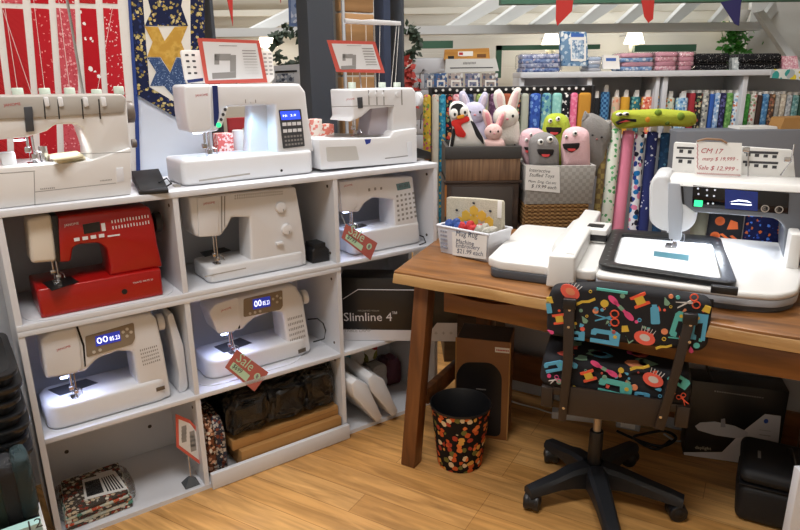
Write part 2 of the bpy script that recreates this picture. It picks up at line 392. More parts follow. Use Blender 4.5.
# ================================================================== CUBBY SHELVING
t = T('cubby_shelf', 'white upper cubby unit with three bays that holds the red sewing machine', 'shelf', S)
t.add('top_board', MB(WHITE).box(-1.134, .494, 0, .38, 1.121, 1.142, .002))
t.add('side_panel', MB(WHITE).box(-1.132, -1.114, .003, .38, .787, 1.121))
t.add('side_panel', MB(WHITE).box(.474, .492, .003, .38, .787, 1.121))
t.add('divider', MB(WHITE).box(-.628, -.610, .003, .38, .787, 1.121)); t.add('divider', MB(WHITE).box(-.018, 0, .003, .38, .787, 1.121))
t.add('bottom_board', MB(WHITE).box(-1.132, .492, 0, .38, .769, .787, .001)); t.add('back_panel', MB(WHITE).box(-1.114, .474, .37, .38, .787, 1.121))
for x, z in ((-.019, 1.09), (-.019, .82), (.473, 1.09), (.473, .82), (-.629, 1.09)):
    t.add('cam_cover', MB(mt('cam_hole', '#4a4038', .6)).cyl((x-.001, .05, z), (x+.001, .05, z), .006, seg=10))
t.done()
t = T('cubby_shelf', 'white lower cubby unit holding the two lit sewing machines below the red one', 'shelf', S)
t.add('top_board', MB(WHITE).box(-1.132, .0, .0, .38, .751, .768, .001))
t.add('side_panel', MB(WHITE).box(-1.132, -1.114, .003, .38, 0, .751)); t.add('side_panel', MB(WHITE).box(-.018, 0, .003, .38, 0, .751))
t.add('divider', MB(WHITE).box(-.628, -.610, .003, .38, .018, .751))
t.add('shelf_board', MB(WHITE).box(-1.114, -.018, 0, .37, .379, .397, .001)); t.add('bottom_board', MB(WHITE).box(-1.114, -.018, .002, .37, 0, .018))
t.add('back_panel', MB(WHITE).box(-1.114, -.018, .37, .38, .018, .751))
t.add('front_rail', MB(WHITE).box(-.606, .0, -.02, -.001, 0.002, .068, .002))
for x, z in ((-.0185, .71), (-.0185, .43), (-.0185, .35), (-.6285, .33)): t.add('cam_cover', MB(mt('cam_hole', '#4a4038', .6)).cyl((x-.001, .05, z), (x+.001, .05, z), .006, seg=10))
for x in (-1.03, -.72): t.add('cam_cover', MB(mt('cam_hole', '#4a4038', .6)).cyl((x, .369, .13), (x, .3695, .13), .008, seg=10))
t.done()
t = T('cubby_shelf', 'white low end cubby behind the desk leg, under the black lamp carton', 'shelf', S)
t.add('shelf_board', MB(WHITE).box(.002, .50, 0, .38, .379, .397, .001)); t.add('bottom_board', MB(WHITE).box(.002, .50, .01, .38, 0, .018))
t.add('side_panel', MB(WHITE).box(.482, .50, .003, .38, .018, .379)); t.add('side_panel', MB(WHITE).box(.482, .50, .2, .38, .397, .76)); t.add('back_panel', MB(WHITE).box(.002, .482, .37, .38, .018, .767)); t.done()
# ================================================================== SEWING MACHINES
def L(fr, pts, Y, z0=None):
    P = [(fr.p3(p[0], p[1], Y+p[2])[0], fr.p3(p[0], p[1], Y)[1]) if len(p) == 3 else fr.p3(p[0], p[1], Y) for p in pts]
    return [(x, max(z, z0)) if z0 is not None else (x, z) for x, z in P]
def plate(fr, pts, Y, mat, th=.002, r=0, bev=0):
    return MB(mat).prism(L(fr, pts, Y), Y-th, Y+.001, r=r, bev=bev)
def rows(fr, quad, Y, nr, nc, mat, w=.35, h=.5, th=.0006, jit=.3):
    """rows of little printed marks inside a four cornered panel (tl, tr, br, bl)"""
    P = L(fr, quad, Y); mb = MB(mat); V = [Vector(p) for p in P]
    def at(u, v): return (V[0]*(1-u)+V[1]*u)*(1-v)+(V[3]*(1-u)+V[2]*u)*v
    for i in range(nr):
        for j in range(nc):
            c0 = at((j+.5-w/2)/nc, (i+.5-h/2*random.uniform(1-jit, 1))/nr); c1 = at((j+.5+w/2)/nc, (i+.5+h/2*random.uniform(1-jit, 1))/nr)
            mb.box(min(c0.x, c1.x), max(c0.x, c1.x), Y-th, Y, min(c0.y, c1.y), max(c0.y, c1.y))
    return mb
def words(fr, body, p0, p1, Y, mat, h=None, th=.0005, shear=0):
    (a, z), (c, z2) = fr.p3(*p0, Y), fr.p3(*p1, Y)
    return MB(mat).text(body, (a, Y, z), w=math.hypot(c-a, z2-z), h=h, right=(c-a, 0, z2-z), up=(-(z2-z), 0, c-a), th=th, shear=shear)
def dot(fr, p, Y, r, mat, th=.003, seg=20, bev=0):
    X, Z = fr.p3(*p, Y); return MB(mat).cyl((X, Y, Z), (X, Y-th, Z), r, seg=seg, bev=bev)
def bed_of(fr, pts, Y, d, z0, mat, bev=.01, r=.02, left=None):
    P = L(fr, pts, Y); zb = sum(p[1] for p in P[:2])/2; xl, xr = P[0][0], (P[1][0]+P[2][0])/2
    if left: xl = fr.pz1(*left, zb)[0]
    fp = rnd([(xl, Y), (xr, Y)], 0)[:0]+rnd([(xl, Y), (xr, Y), (xr, Y+d), (xl, Y+d)], r, 6)
    return MB(mat).prism(fp, z0, zb, 'z', bev=bev, seg=3), zb
def needle(t, fr, x, ytop, Y, zb, light=None, s=1):
    X, Z = fr.p3(x, ytop, Y)
    m = MB(CHROME).cyl((X, Y, Z+.01), (X, Y, zb+.03*s), .0035*s, seg=10); m.cyl((X+.012*s, Y+.004, Z+.01), (X+.012*s, Y+.004, zb+.022*s), .003*s, seg=8)
    m.cyl((X, Y, zb+.032*s), (X, Y, zb+.004), .001, seg=6); m.box(X-.009*s, X+.005*s, Y-.006*s, Y+.006*s, zb+.028*s, zb+.042*s, .002)
    t.add('needle_bar', m)
    f = MB(CHROME).box(X-.008*s, X+.014*s, Y-.02*s, Y+.012*s, zb+.0015, zb+.0045, .001); f.box(X+.004*s, X+.018*s, Y-.004, Y+.01, zb+.004, zb+.024*s, .002)
    f.tube([(X+.018*s, Y-.004, zb+.03*s), (X+.026*s, Y-.012, zb+.026*s), (X+.026*s, Y-.02, zb+.014*s)], .0018); t.add('presser_foot', f)
    if light:
        l = MB(light).box(X-.028*s, X-.006*s, Y+.0, Y+.014, Z-.0015, Z+.002, .001); t.add('lamp', l)
def lampspot(fr, p, Y, dz, energy, col, size=.03, name='machine_lamp'):
    ld = bpy.data.lights.new(name, 'SPOT'); ld.energy = energy; ld.color = col; ld.shadow_soft_size = size*.5; ld.spot_size = 2.75; ld.spot_blend = .6
    X, Z = fr.p3(*p, Y); o = bpy.data.objects.new(name, ld); o.location = fr.w((X, Y, Z+dz)); C.objects.link(o); return o
COLD = (.62, .72, 1)
# --- red machine in the left bay
t = T('sewing_machine', 'bright red sewing machine with cream needle head in the upper left bay', 'sewing machine', S)
Zs = .7905
mb, zb = bed_of(S, [(36.5, 291.5), (162, 267), (163, 296), (37, 319)], .022, .2, Zs, REDP, .006, .012); t.add('bed', mb)
up = [(57, 217), (108, 211), (150, 207), (154, 222), (158, 245), (164, 276), (111, 288), (110.5, 268), (107, 249), (99, 243), (79, 244.5), (73, 248), (71, 262), (58, 263)]
t.add('arm', MB(REDP).prism(L(S, up, .04, zb-.002), .04, .17, bev=.009, seg=3))
t.add('shoulder', MB(BLACK).prism(L(S, [(51.5, 216.5), (58, 216), (60.5, 262), (57, 263)], .038), .038, .17, bev=.002), label='black seam strip beside the cream head')
t.add('faceplate', MB(PLAST2).prism(L(S, [(27, 220), (52, 215), (57.5, 262), (31, 264)], .04), .04, .15, bev=.012, seg=3), label='cream plastic needle head')
needle(t, S, 52, 262, .075, zb)
P = S.pz([(42, 283), (70, 276.5), (79, 282), (52, 291)], zb); t.add('throat_plate', MB(mt('black_satin', '#141416', .3)).prism(P, zb, zb+.0015, 'z'))
(hx, hz) = S.p3(155, 222, .10); t.add('hand_wheel', MB(BLACK).cyl((hx-.004, .10, hz), (hx+.018, .10, hz), .034, seg=24, bev=.003))
t.add('display', plate(S, [(82.5, 224.5), (99.5, 221.5), (100.5, 231), (84, 234)], .04, BLACK, .002))
t.add('button', rows(S, [(72, 238), (105, 233), (106, 237), (73, 242)], .0397, 1, 4, PLAST, .62, .8, .003, 0)); t.add('button', rows(S, [(100.5, 223), (105.5, 222), (106, 231), (101.5, 232)], .0397, 1, 1, PLAST, .9, .9, .003, 0))
t.add('stitch_chart', rows(S, [(110, 219), (149, 213), (150.5, 225), (112, 231)], .0397, 2, 13, PLAST, .35, .62))
t.add('stitch_chart', rows(S, [(107, 235), (120, 232.5), (120.5, 236), (107.5, 238.5)], .0397, 1, 1, PLAST, .95, .7))
t.add('lettering', words(S, 'JANOME', (64.5, 227.5), (79, 225), .0398, PLAST)); t.add('lettering', words(S, 'TRAVEL MATE 30', (133, 284), (153, 280), .0218, PLAST))
t.add('socket', dot(S, (124.5, 291.5), .022, .009, BLACK, .002)); t.done()
mb = MB(WHITE).prism(rnd([(-1.11, .004), (-.64, .004), (-.635, .33), (-1.1, .33)], .1, 8), .7872, .7902, 'z', bev=.003)
single('extension_table', mb, S, 'white rounded extension table lying flat under the red machine', 'extension table', 'sewing extension tables')
# --- white machine with dials in the middle bay
t = T('sewing_machine', 'white sewing machine with two round dials in the upper middle bay', 'sewing machine', S)
mb, zb = bed_of(S, [(203, 271.5), (304, 249), (307, 266), (204, 285)], .045, .18, .789, PLAST, .01, .03, (186, 254)); t.add('bed', mb)
t.add('slot_line', MB(GREYP).prism(L(S, [(205, 276), (246, 267.5), (246, 268.5), (205, 277)], .045), .0443, .046))
up = [(189, 197.5), (240, 192.5), (296, 187), (301, 215), (306, 250), (307, 266), (252, 275), (251, 262), (250.5, 240), (250, 217), (232, 217.5), (228, 226), (221, 236), (196, 237), (192, 224)]
t.add('arm', MB(PLAST).prism(L(S, up, .052, .79), .052, .17, bev=.009, seg=3))
t.add('faceplate', MB(PLAST).prism(L(S, [(197, 198), (219, 195.5), (219.5, 236), (199, 237.5)], .046), .046, .16, bev=.006), label='removable white needle cover')
for pts in ([(221, 196), (222.3, 196), (222.3, 232), (221, 233)], [(224, 196), (225.2, 196), (225, 226), (224, 227)]):
    t.add('thread_slot', MB(INKG).prism(L(S, pts, .052), .0513, .053))
needle(t, S, 213, 237, .085, zb)
P = S.pz([(200, 252.5), (224, 247.5), (231, 250.5), (205, 257)], zb); t.add('throat_plate', MB(DKGREY).prism(P, zb, zb+.0015, 'z'))
for q in ((280, 207), (286, 229)):
    X, Z = S.p3(*q, .052); d_ = t.add('dial', MB(PLAST).cyl((X, .054, Z), (X, .039, Z), .021, .019, seg=32, bev=.002)); t.add('pointer', MB(INK).box(X+.006, X+.0075, .0382, .0392, Z-.016, Z-.006), d_)
X, Z = S.p3(279, 243, .052); t.add('reverse_lever', MB(PLAST).box(X-.016, X+.014, .037, .055, Z-.006, Z+.006, .004))
t.add('stitch_chart', rows(S, [(234, 194.5), (283, 190), (283, 195), (234, 200)], .0517, 2, 22, INKG, .4, .7))
t.add('lettering', words(S, 'JANOME', (203.5, 205.5), (215, 204), .0452, REDT)); t.done()
# --- white machine with display in the right bay
t = T('sewing_machine', 'white sewing machine with small grey display and a lit arm in the upper right bay', 'sewing machine', S)
mb, zb = bed_of(S, [(353, 234), (419, 221.5), (421, 242), (347, 258)], .05, .18, .789, PLAST); t.add('bed', mb)
up = [(336, 181), (372, 178), (413, 176.5), (416, 205), (420, 235), (420.5, 242), (397, 247), (395.5, 232), (394.5, 220), (394, 199.5), (373.5, 197.5), (365, 203), (359, 212), (340, 212.5)]
t.add('arm', MB(PLAST).prism(L(S, up, .057, .79), .057, .18, bev=.008, seg=3))
t.add('faceplate', MB(PLAST).prism(L(S, [(339, 182), (357, 180), (357.5, 206), (353, 212), (342, 212.5)], .05), .05, .17, bev=.006))
needle(t, S, 350, 212, .09, zb, LEDB)
P = S.pz([(343, 228), (362, 223.5), (368, 226), (350, 231)], zb); t.add('throat_plate', MB(CHROME).prism(P, zb, zb+.0015, 'z'))
t.add('display', plate(S, [(396, 184), (409, 181.5), (410.5, 188), (397.5, 190.5)], .057, mt('grey_teal_lcd', '#5d7f86', .25), .002))
t.add('display_digits', words(S, '01 22', (399, 188), (408, 186.3), .0547, INK, .012))
t.add('stitch_chart', rows(S, [(395, 194), (415, 190.5), (418, 218), (397, 223)], .0567, 6, 5, INKG, .45, .55))
t.add('button', rows(S, [(366, 188), (384, 186), (384, 190), (366, 192)], .0567, 1, 3, INKG, .3, .8, .002)); t.add('lettering', words(S, 'JANOME', (344, 187.5), (352.5, 186), .0492, REDT)); t.add('power_cord', MB(CORD).tube([Vector(p) for p in ((.40, .2, .83), (.44, .13, .825), (.463, .06, .81), (.452, .03, .7925), (.41, .02, .7905))], .0025), label='black cord'); t.done()
lampspot(S, (352, 212), .085, -.006, .9, COLD)
# --- two lit machines in the lower row
def lit(label, q, Yb, Yu, z0):
    t = T('sewing_machine', label, 'sewing machine', S, 'lit white sewing machines in the lower row')
    mb, zb = bed_of(S, q['bed'], Yb, .19, z0, PLAST, .014, .055, q['left']); t.add('bed', mb)
    t.add('arm', MB(PLAST).prism(L(S, q['up'], Yu, z0+.002), Yu, Yu+.125, bev=.012, seg=3))
    t.add('faceplate', MB(PLAST).prism(L(S, q['head'], Yu-.012), Yu-.012, Yu+.105, bev=.018, seg=3, r=.01), label='rounded white needle head')
    t.add('thread_slot', MB(BLACKM).prism(L(S, q['slot'], Yu), Yu-.0012, Yu+.002))
    needle(t, S, q['n'][0], q['n'][1], Yu+.03, zb, LEDB)
    P = S.pz(q['plate'], zb); t.add('throat_plate', MB(DKGREY).prism(P, zb, zb+.0015, 'z'))
    p_ = t.add('control_panel', plate(S, q['panel'], Yu, TAUPE, .003, r=.006), label='taupe control panel')
    d_ = t.add('display', plate(S, q['lcd'], Yu-.003, LCD, .0015), p_, 'lit blue display')
    a, b_, c_, e = q['lcd']; h = abs(S.p3(*a, Yu)[1]-S.p3(*e, Yu)[1])
    t.add('display_digits', words(S, q['txt'], (e[0]+1.5, e[1]-2.2), (e[0]+(c_[0]-e[0])*.5, e[1]-2.2+(c_[1]-e[1])*.5), Yu-.0047, LCDT, h*.62), p_)
    t.add('display_digits', words(S, q['txt2'], (e[0]+(c_[0]-e[0])*.56, e[1]-2.2+(c_[1]-e[1])*.56), (c_[0]-1, c_[1]-2), Yu-.0047, LCDT, h*.42), p_)
    for (x, y) in q['btn']: t.add('button', dot(S, (x, y), Yu-.003, .0052, mt('pale_button', '#c9c2b6', .4), .002, 12), p_)
    t.add('stitch_chart', rows(S, q['chart'], Yu-.0002, 5, 9, INKG, .4, .55)); t.add('nameplate', plate(S, q['name'], Yb, mt('bronze_plate', '#5b5146', .3), .0015))
    t.add('lettering', words(S, 'JANOME', *q['jan'], Yu-.0125, REDT)); X, Z = S.p3(*q['wheel'], Yu+.05)
    t.add('hand_wheel', MB(PLAST).cyl((X-.01, Yu+.05, Z), (X+.014, Yu+.05, Z), .03, seg=24, bev=.004)); t.add('power_cord', MB(CORD).tube([Vector(p) for p in q['cord']], .0028), label='black cord'); t.done()
    o = lampspot(S, q['n'], Yu+.02, -.004, 1.1, (.55, .62, 1)); return zb
q1 = dict(left=(40, 397), bed=[(57, 407), (170, 376), (172, 397.5), (57, 432)], up=[(58, 330), (80, 325), (152, 313.5), (157, 320), (163, 345), (171, 390), (172, 397), (142, 405), (139, 390), (136, 372), (133, 352), (118, 351.5), (98, 359), (91, 366), (86, 372), (62, 376)],
    head=[(40, 341), (50, 333), (76, 327), (81, 345), (83, 368), (76, 374), (46, 379)], slot=[(76, 327), (78, 326.5), (84.5, 345), (86, 366), (84.5, 367), (82.5, 346)], n=(70, 377), plate=[(48, 390), (86, 379), (98, 383), (60, 396)],
    panel=[(85, 336.5), (133.5, 322.5), (135, 338), (132, 344), (86.5, 357)], lcd=[(95, 336.5), (119.5, 330.5), (121, 340.5), (96, 346.5)], txt='00', txt2='85.23', btn=[(123, 332), (127, 329), (131, 332), (127, 336), (94, 352), (100, 350)],
    chart=[(139, 349), (157, 344), (161, 361), (143, 367)], name=[(156, 388), (164.5, 385.5), (165, 389), (156.5, 391.5)], cord=[(-.70, .2, .74), (-.675, .19, .69), (-.652, .16, .6), (-.648, .32, .52), (-.655, .33, .42)], jan=((57, 352), (71, 347.5)), wheel=(159, 322))
lit('white sewing machine with taupe panel and lit display below the red machine', q1, .03, .038, .3985)
q2 = dict(left=(196, 353), bed=[(210, 366), (309, 334), (311, 352), (210, 383)], up=[(224, 301), (243, 296.5), (289, 285), (296, 286), (303, 297), (311, 345), (311, 351.5), (290, 359), (288, 348), (286.5, 338), (283.5, 312.5), (272, 312), (255, 318), (248, 324), (243, 330), (226, 333)],
    head=[(204, 313, .06), (211, 305, .06), (238, 297.5), (241, 318), (240, 326), (234, 332), (213, 335, .06)], slot=[(231, 298.5), (233, 298), (239, 312), (240, 328), (238.5, 329), (237, 313)], n=(229, 334), plate=[(214, 347), (240, 338), (252, 343), (224, 353)],
    panel=[(243.5, 299), (282, 290), (282.5, 306), (280, 309.5), (243.5, 317)], lcd=[(252.5, 299.5), (270, 296), (270.5, 306), (253, 309.5)], txt='00', txt2='85.23', btn=[(273, 299), (277, 296), (280.5, 298), (277, 302), (250, 313.5), (255, 312.3), (260, 311.2)],
    chart=[(287, 317), (302, 313), (306, 338), (290, 343.5)], name=[(298, 350), (305.5, 347.5), (306, 351), (298.5, 353.5)], cord=[(-.075, .17, .51), (-.05, .13, .52), (-.034, .11, .50), (-.03, .1, .47), (-.038, .1, .435), (-.075, .13, .42)], jan=((221, 312.5), (231.5, 309)), wheel=(303, 297))
lit('white sewing machine with lit display and sale tag below the machine with dials', q2, .07, .078, .4005)
single('extension_table', MB(WHITE).prism(rnd([(-.6, .03), (-.15, .03), (-.13, .33), (-.6, .33)], .11, 8), .397, .4, 'z'), S, 'white extension table lying flat under the machine with the sale tag', 'extension table', 'sewing extension tables')
mb = MB(WHITE); pts = L(S, [(167, 315), (172, 312), (184, 345), (191, 385), (186, 398), (179, 400), (179, 374)], .06); pts = [(min(x, -.6335), max(z, .3985)) for x, z in pts]
mb.prism(pts, .055, .3, bev=.004, r=.012); single('extension_table', mb, S, 'white curved extension table standing on end beside the bay divider', 'extension table', 'sewing extension tables')
# --- big white machine on top
t = T('embroidery_machine', 'large white sewing machine with blue stripe and lit screen on the shelf top', 'sewing machine', S)
Z0 = 1.144
mb = MB(PLAST).prism(rnd(S.pz([(164, 171), (177, 187.5), (314.5, 175), (300, 160)], Z0)[:2]+S.pz([(314.5, 175)], Z0)+[(-.06, .27), (-.57, .29)], .02), Z0, 0, 'z') if 0 else None
(x0, z_) = S.p3(178, 162, .07); (x1, zz) = S.p3(290, 155, .07); zb = (z_+zz)/2
mb, _ = bed_of(S, [(176, 162.5), (314, 149), (314.5, 175.5), (179, 188)], .07, .20, Z0, PLAST, .012, .03, (161.5, 155)); t.add('bed', mb)
t.add('slot_line', MB(GREYP).prism(L(S, [(199, 180), (250, 173), (250, 174.5), (199, 181.5)], .07), .0692, .071)); t.add('socket', dot(S, (281.5, 170.5), .07, .005, BLACKM, .001))
t.add('foot', MB(GREYP).box(-.59, -.57, .09, .12, Z0-.002, Z0+.004))
up = [(190, 85), (300, 83.5), (306, 92), (309, 120), (315, 162), (279, 165), (277, 150), (276, 104.5), (227, 107), (222, 114), (219, 131), (196, 134)]
t.add('arm', MB(PLAST).prism(L(S, up, .09, zb-.003), .09, .23, bev=.01, seg=3))
t.add('arm_pillar', MB(PLAST).prism(L(S, [(252, 104), (277, 103), (280, 158), (250, 160)], .17, zb-.002), .17, .24, bev=.006), label='inner face of the arm lit pale blue')
t.add('faceplate', MB(PLAST).prism(L(S, [(172, 85, .13), (212, 84), (213.5, 129), (206, 133), (190, 133), (176, 116, .12)], .08), .08, .22, bev=.012, seg=3))
t.add('stripe', MB(NAVY).prism(L(S, [(212.5, 85.5), (217.5, 85.5), (219, 112), (218, 126), (214.5, 126)], .086), .086, .2), label='navy blue stripe')
g_ = t.add('button_panel', plate(S, [(222, 110), (228, 106), (221, 127), (214.5, 129)], .086, PLAST, .004))
for (x, y) in ((225, 109.5), (223, 114.5), (221, 119.5)): t.add('button', dot(S, (x, y), .0815, .0055, DKGREY, .002, 12), g_)
t.add('start_button', dot(S, (218.5, 125), .0815, .0085, GREENL, .003, 16), g_, 'green lit start button')
s_ = t.add('screen_panel', plate(S, [(278.5, 110), (300.5, 109), (304.5, 146), (283, 148.5)], .09, DKGREY, .003, r=.003))
t.add('screen', plate(S, [(280, 111.5), (299, 110.5), (300.5, 119), (281.5, 120)], .087, LCDB, .001), s_, 'lit blue screen')
t.add('screen_text', words(S, '  Hi  2.0', (283, 117), (296, 116), .0857, LCDT, .008), s_)
t.add('key', rows(S, [(281.5, 121), (301, 120), (302, 133), (283, 134.5)], .0868, 2, 4, PLAST, .75, .5, .002, 0), s_); t.add('key', rows(S, [(283.5, 135), (302, 133.5), (303.5, 145), (285, 147)], .0868, 3, 6, INKG, .6, .5, .001, 0), s_)
needle(t, S, 204, 133, .13, zb, LEDW, 1.3)
P = S.pz([(192, 155), (214, 149), (226, 151.5), (204, 158)], zb); t.add('throat_plate', MB(CHROME).prism(P, zb, zb+.0015, 'z'))
t.add('lettering', words(S, 'JANOME', (195.5, 97.5), (208, 96.5), .0793, REDT)); t.add('dial', dot(S, (251, 101), .09, .006, PLAST, .004, 14)); t.add('thread_guide', rows(S, [(243, 99), (258, 98.5), (258, 103.5), (243, 104)], .0898, 1, 3, INKG, .2, .8, .001))
ch = t.add('stitch_plate', MB(PAPER).prism(rnd(L(S, [(180, 50), (272, 50.5), (275, 78), (270, 83.5), (188, 83.5), (185, 80)], .2), .012), .2, .208, bev=.002), label='white hinged lid with printed stitch chart')
t.add('stitch_chart', rows(S, [(183, 52), (196, 52), (199, 76), (187, 76)], .1995, 4, 2, INK, .5, .35), ch); t.add('stitch_chart', rows(S, [(262, 52), (272, 52), (274, 76), (264, 76)], .1995, 6, 2, INKG, .6, .35), ch)
t.add('stripe', MB(NAVY).prism(L(S, [(187, 80), (203, 78), (203, 81), (188, 83)], .1995), .199, .2), ch); t.done()
lampspot(S, (208, 133), .12, -.004, 1.2, (.8, .88, 1)); lampspot(S, (240, 108), .13, -.004, 1.1, (.42, .72, 1))
# --- left overlock, on top
t = T('overlock_machine', 'grey-topped white overlock machine at the left end of the shelf top', 'sewing machine', S)
YO = .03
up = [(-35, 97), (122, 95), (127, 100), (130, 148), (91, 161), (91, 150), (84, 128), (76, 124), (55, 124.5), (47, 131), (28, 137), (-35, 143)]
t.add('arm', MB(mt('warm_white_plastic', '#dcdad8', .35)).prism(L(S, up, YO+.02), YO+.02, YO+.2, bev=.006))
t.add('bed', MB(mt('warm_white_plastic', '#dcdad8', .35)).prism(L(S, [(-35, 171), (90, 161), (131, 148), (131.5, 195.5), (5, 209), (-35, 214)], YO, Z0-.001), YO, YO+.22, bev=.005))
t.add('top_cover', MB(GREYP).prism(L(S, [(-36, 96), (122, 94), (126.5, 98), (125, 113), (28, 118.5), (-36, 121)], YO+.012), YO+.012, YO+.21, bev=.006), label='grey top cover')
for x in (43, 57, 81, 98): t.add('thread_slot', MB(BLACK).prism(L(S, [(x, 99), (x+1.2, 99), (x+3, 119), (x+1.8, 119)], YO+.012), YO+.0108, YO+.014))
for x in (42, 56, 81, 99): t.add('tension_dial', MB(PLAST).prism(L(S, [(x+1, 97), (x+6, 97), (x+7.5, 106), (x+3, 107)], YO+.012), YO+.004, YO+.02, bev=.003))
t.add('handle', MB(DKGREY).prism(L(S, [(23.5, 107), (32, 106.5), (34, 131), (26, 132)], YO+.012), YO+.004, YO+.02, bev=.002))
t.add('lettering', words(S, 'JANOME', (4, 107.5), (21, 106), YO+.0115, REDT)); X, Z = S.p3(128, 112, YO+.1)
t.add('hand_wheel', MB(mt('brown_grey', '#6f655d', .4)).cyl((X-.01, YO+.1, Z), (X+.015, YO+.1, Z), .035, seg=20, bev=.003)); t.add('side_knob', MB(mt('brown_grey', '#6f655d', .4)).cyl((X-.005, YO+.08, Z-.1), (X+.008, YO+.08, Z-.1), .014, seg=16))
for a, b_ in (((-35, 176), (35, 171)), ((34, 172), (35, 205)), ((35, 192), (116, 183)), ((78, 154), (131, 152))): t.add('seam_line', MB(INKG).tube([(S.p3(*a, YO)[0], YO+.0003, S.p3(*a, YO)[1]), (S.p3(*b_, YO)[0], YO+.0003, S.p3(*b_, YO)[1])], .0012, 6))
t.add('latch', plate(S, [(116, 168), (123, 167.5), (124, 181), (117, 182)], YO, WHITE, .003, bev=.001)); X, Z = S.p3(23, 137, YO+.09); zb = S.p3(50, 163, YO+.05)[1]
needle(t, S, 27, 140, YO+.07, zb, LEDW, 1.2); t.add('cutter_cover', MB(PLAST).box(X-.07, X-.03, YO+.06, YO+.09, zb, zb+.04, .006)); X, Z = S.p3(43, 150, YO+.07); t.add('looper_knob', MB(CHROME).cyl((X, YO+.07, zb), (X, YO+.07, zb+.05), .012, seg=14)); t.add('lettering', rows(S, [(40, 188), (55, 186.5), (55, 189), (40, 190.5)], YO-.0002, 1, 8, INKG, .7, .7)); t.add('lettering', rows(S, [(100, 180), (112, 178.5), (112, 180.5), (100, 182)], YO-.0002, 1, 8, INKG, .7, .7))
for x, y in ((18, 94), (45, 94), (70, 93.5), (97, 95), (119, 92)):
    X, Z = S.p3(x, y, YO+.14); t.add('spool_pin', MB(mt('pale_green_plastic', '#cfdccf', .5)).cyl((X, YO+.14, Z-.01), (X, YO+.14, Z+.018), .016, seg=18, bev=.003))
X, Z = S.p3(84, 95, YO+.16); t.add('antenna', MB(CHROME).cyl((X, YO+.17, Z-.01), (X-.01, YO+.17, Z+.42), .0045, seg=10))
for (x, y), (x1, y1) in (((18, 93), (3, -5)), ((45, 93), (33, -5)), ((70, 92), (58, -5)), ((97, 93), (113, 5)), ((33, 98), (3, 10))):
    A, B_ = S.p3(x, y, YO+.14), S.p3(x1, y1, YO+.17); t.add('thread', MB(THREAD).cyl((A[0], YO+.14, A[1]), (B_[0], YO+.17, B_[1]), .0006, seg=5))
t.done(); lampspot(S, (32, 138), YO+.06, -.006, .7, (.9, .94, 1)); lampspot(S, (66, 127), YO+.09, -.008, .4, (.9, .94, 1))
cl = MB(mt('folded_cloth', '#d8d0b0', .9)); zc = zb+.002
cl.prism(S.pz([(50, 160), (82, 155), (86, 160), (58, 164)], zc), zc, zc+.01, 'z', bev=.004); cl.prism(S.pz([(48, 157), (78, 153), (84, 158), (54, 162)], zc+.01), zc+.0105, zc+.019, 'z', bev=.004); single('folded_cloth', cl, S, 'small folded cream cloth lying on the left overlock machine', 'cloth')
# --- second overlock with card and thread stand
t = T('overlock_machine', 'white overlock machine with tall thread stand at the right end of the shelf top', 'sewing machine', S)
YV = .06
t.add('bed', MB(PLAST).prism(L(S, [(319, 139.5), (390, 137), (394, 131), (417, 128), (417.5, 165.5), (321, 170)], YV, Z0), YV, YV+.21, bev=.006))
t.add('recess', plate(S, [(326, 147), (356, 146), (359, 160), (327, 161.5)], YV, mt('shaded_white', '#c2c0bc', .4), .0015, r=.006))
up = [(331, 90, .16), (413, 87.5), (416, 92), (417.5, 133), (392, 136), (394, 106.5), (371, 109), (362, 117), (350, 122), (333, 118, .16)]
t.add('arm', MB(PLAST).prism(L(S, up, YV+.02), YV+.02, YV+.19, bev=.008, seg=3))
t.add('inner_pillar', MB(mt('lilac_lit_plastic', '#b9b3bd', .3)).prism(L(S, [(372, 109), (394, 106), (395, 133), (368, 138)], YV+.06), YV+.06, YV+.15, bev=.003), label='inner pillar of the arm with lilac light painted on')  # purple light on the inner pillar, painted into its colour
t.add('seam_line', MB(INKG).prism(L(S, [(332, 106.4), (394, 105), (394, 105.7), (332, 107.1)], YV+.02), YV+.0194, YV+.021))
for x in (368, 376, 383, 401): t.add('thread_slot', MB(INKG).prism(L(S, [(x, 90), (x+1, 90), (x+1.5, 105), (x+.5, 105)], YV+.02), YV+.0188, YV+.022))
for x in (370, 377, 384, 397): t.add('tension_dial', dot(S, (x, 94.5), YV+.02, .009, PLAST, .004, 14))
t.add('handle', plate(S, [(357, 97.5), (362, 97), (362.5, 108), (358, 108.5)], YV+.02, DKGREY, .004, bev=.001)); t.add('lettering', words(S, 'JANOME', (346, 101), (354.5, 100.3), YV+.0193, REDT))
X, Z = S.p3(417, 99, YV+.1); t.add('hand_wheel', MB(PLAST).cyl((X-.006, YV+.1, Z), (X+.014, YV+.1, Z), .03, seg=22, bev=.004))
zb = S.p3(350, 138, YV+.02)[1]; needle(t, S, 353, 122, YV+.07, zb)
t.add('throat_plate', MB(mt('grey_steel', '#9a9794', .3, .6)).prism(S.pz([(322, 138.5), (372, 136.5), (384, 135), (330, 133.5)], zb), zb, zb+.002, 'z')); t.add('label_tab', plate(S, [(364.5, 139.5), (371, 139), (370, 143), (366, 144.5)], YV, mt('blue_tab', '#2b3f9a', .5), .001))
t.add('front_line', plate(S, [(385, 158), (410, 155), (410, 156), (385, 159)], YV, INKG, .0006)); t.add('latch', plate(S, [(407, 142), (411.5, 141.5), (412, 156), (408, 156.5)], YV, WHITE, .003, bev=.001))
YA = YV+.17
pa = t.add('thread_stand', MB(CHROME).cyl((S.p3(375.5, 88, YA)[0], YA, S.p3(375.5, 90, YA)[1]), (S.p3(374, 22, YA)[0], YA, S.p3(374, 22, YA)[1]), .0045, seg=10))
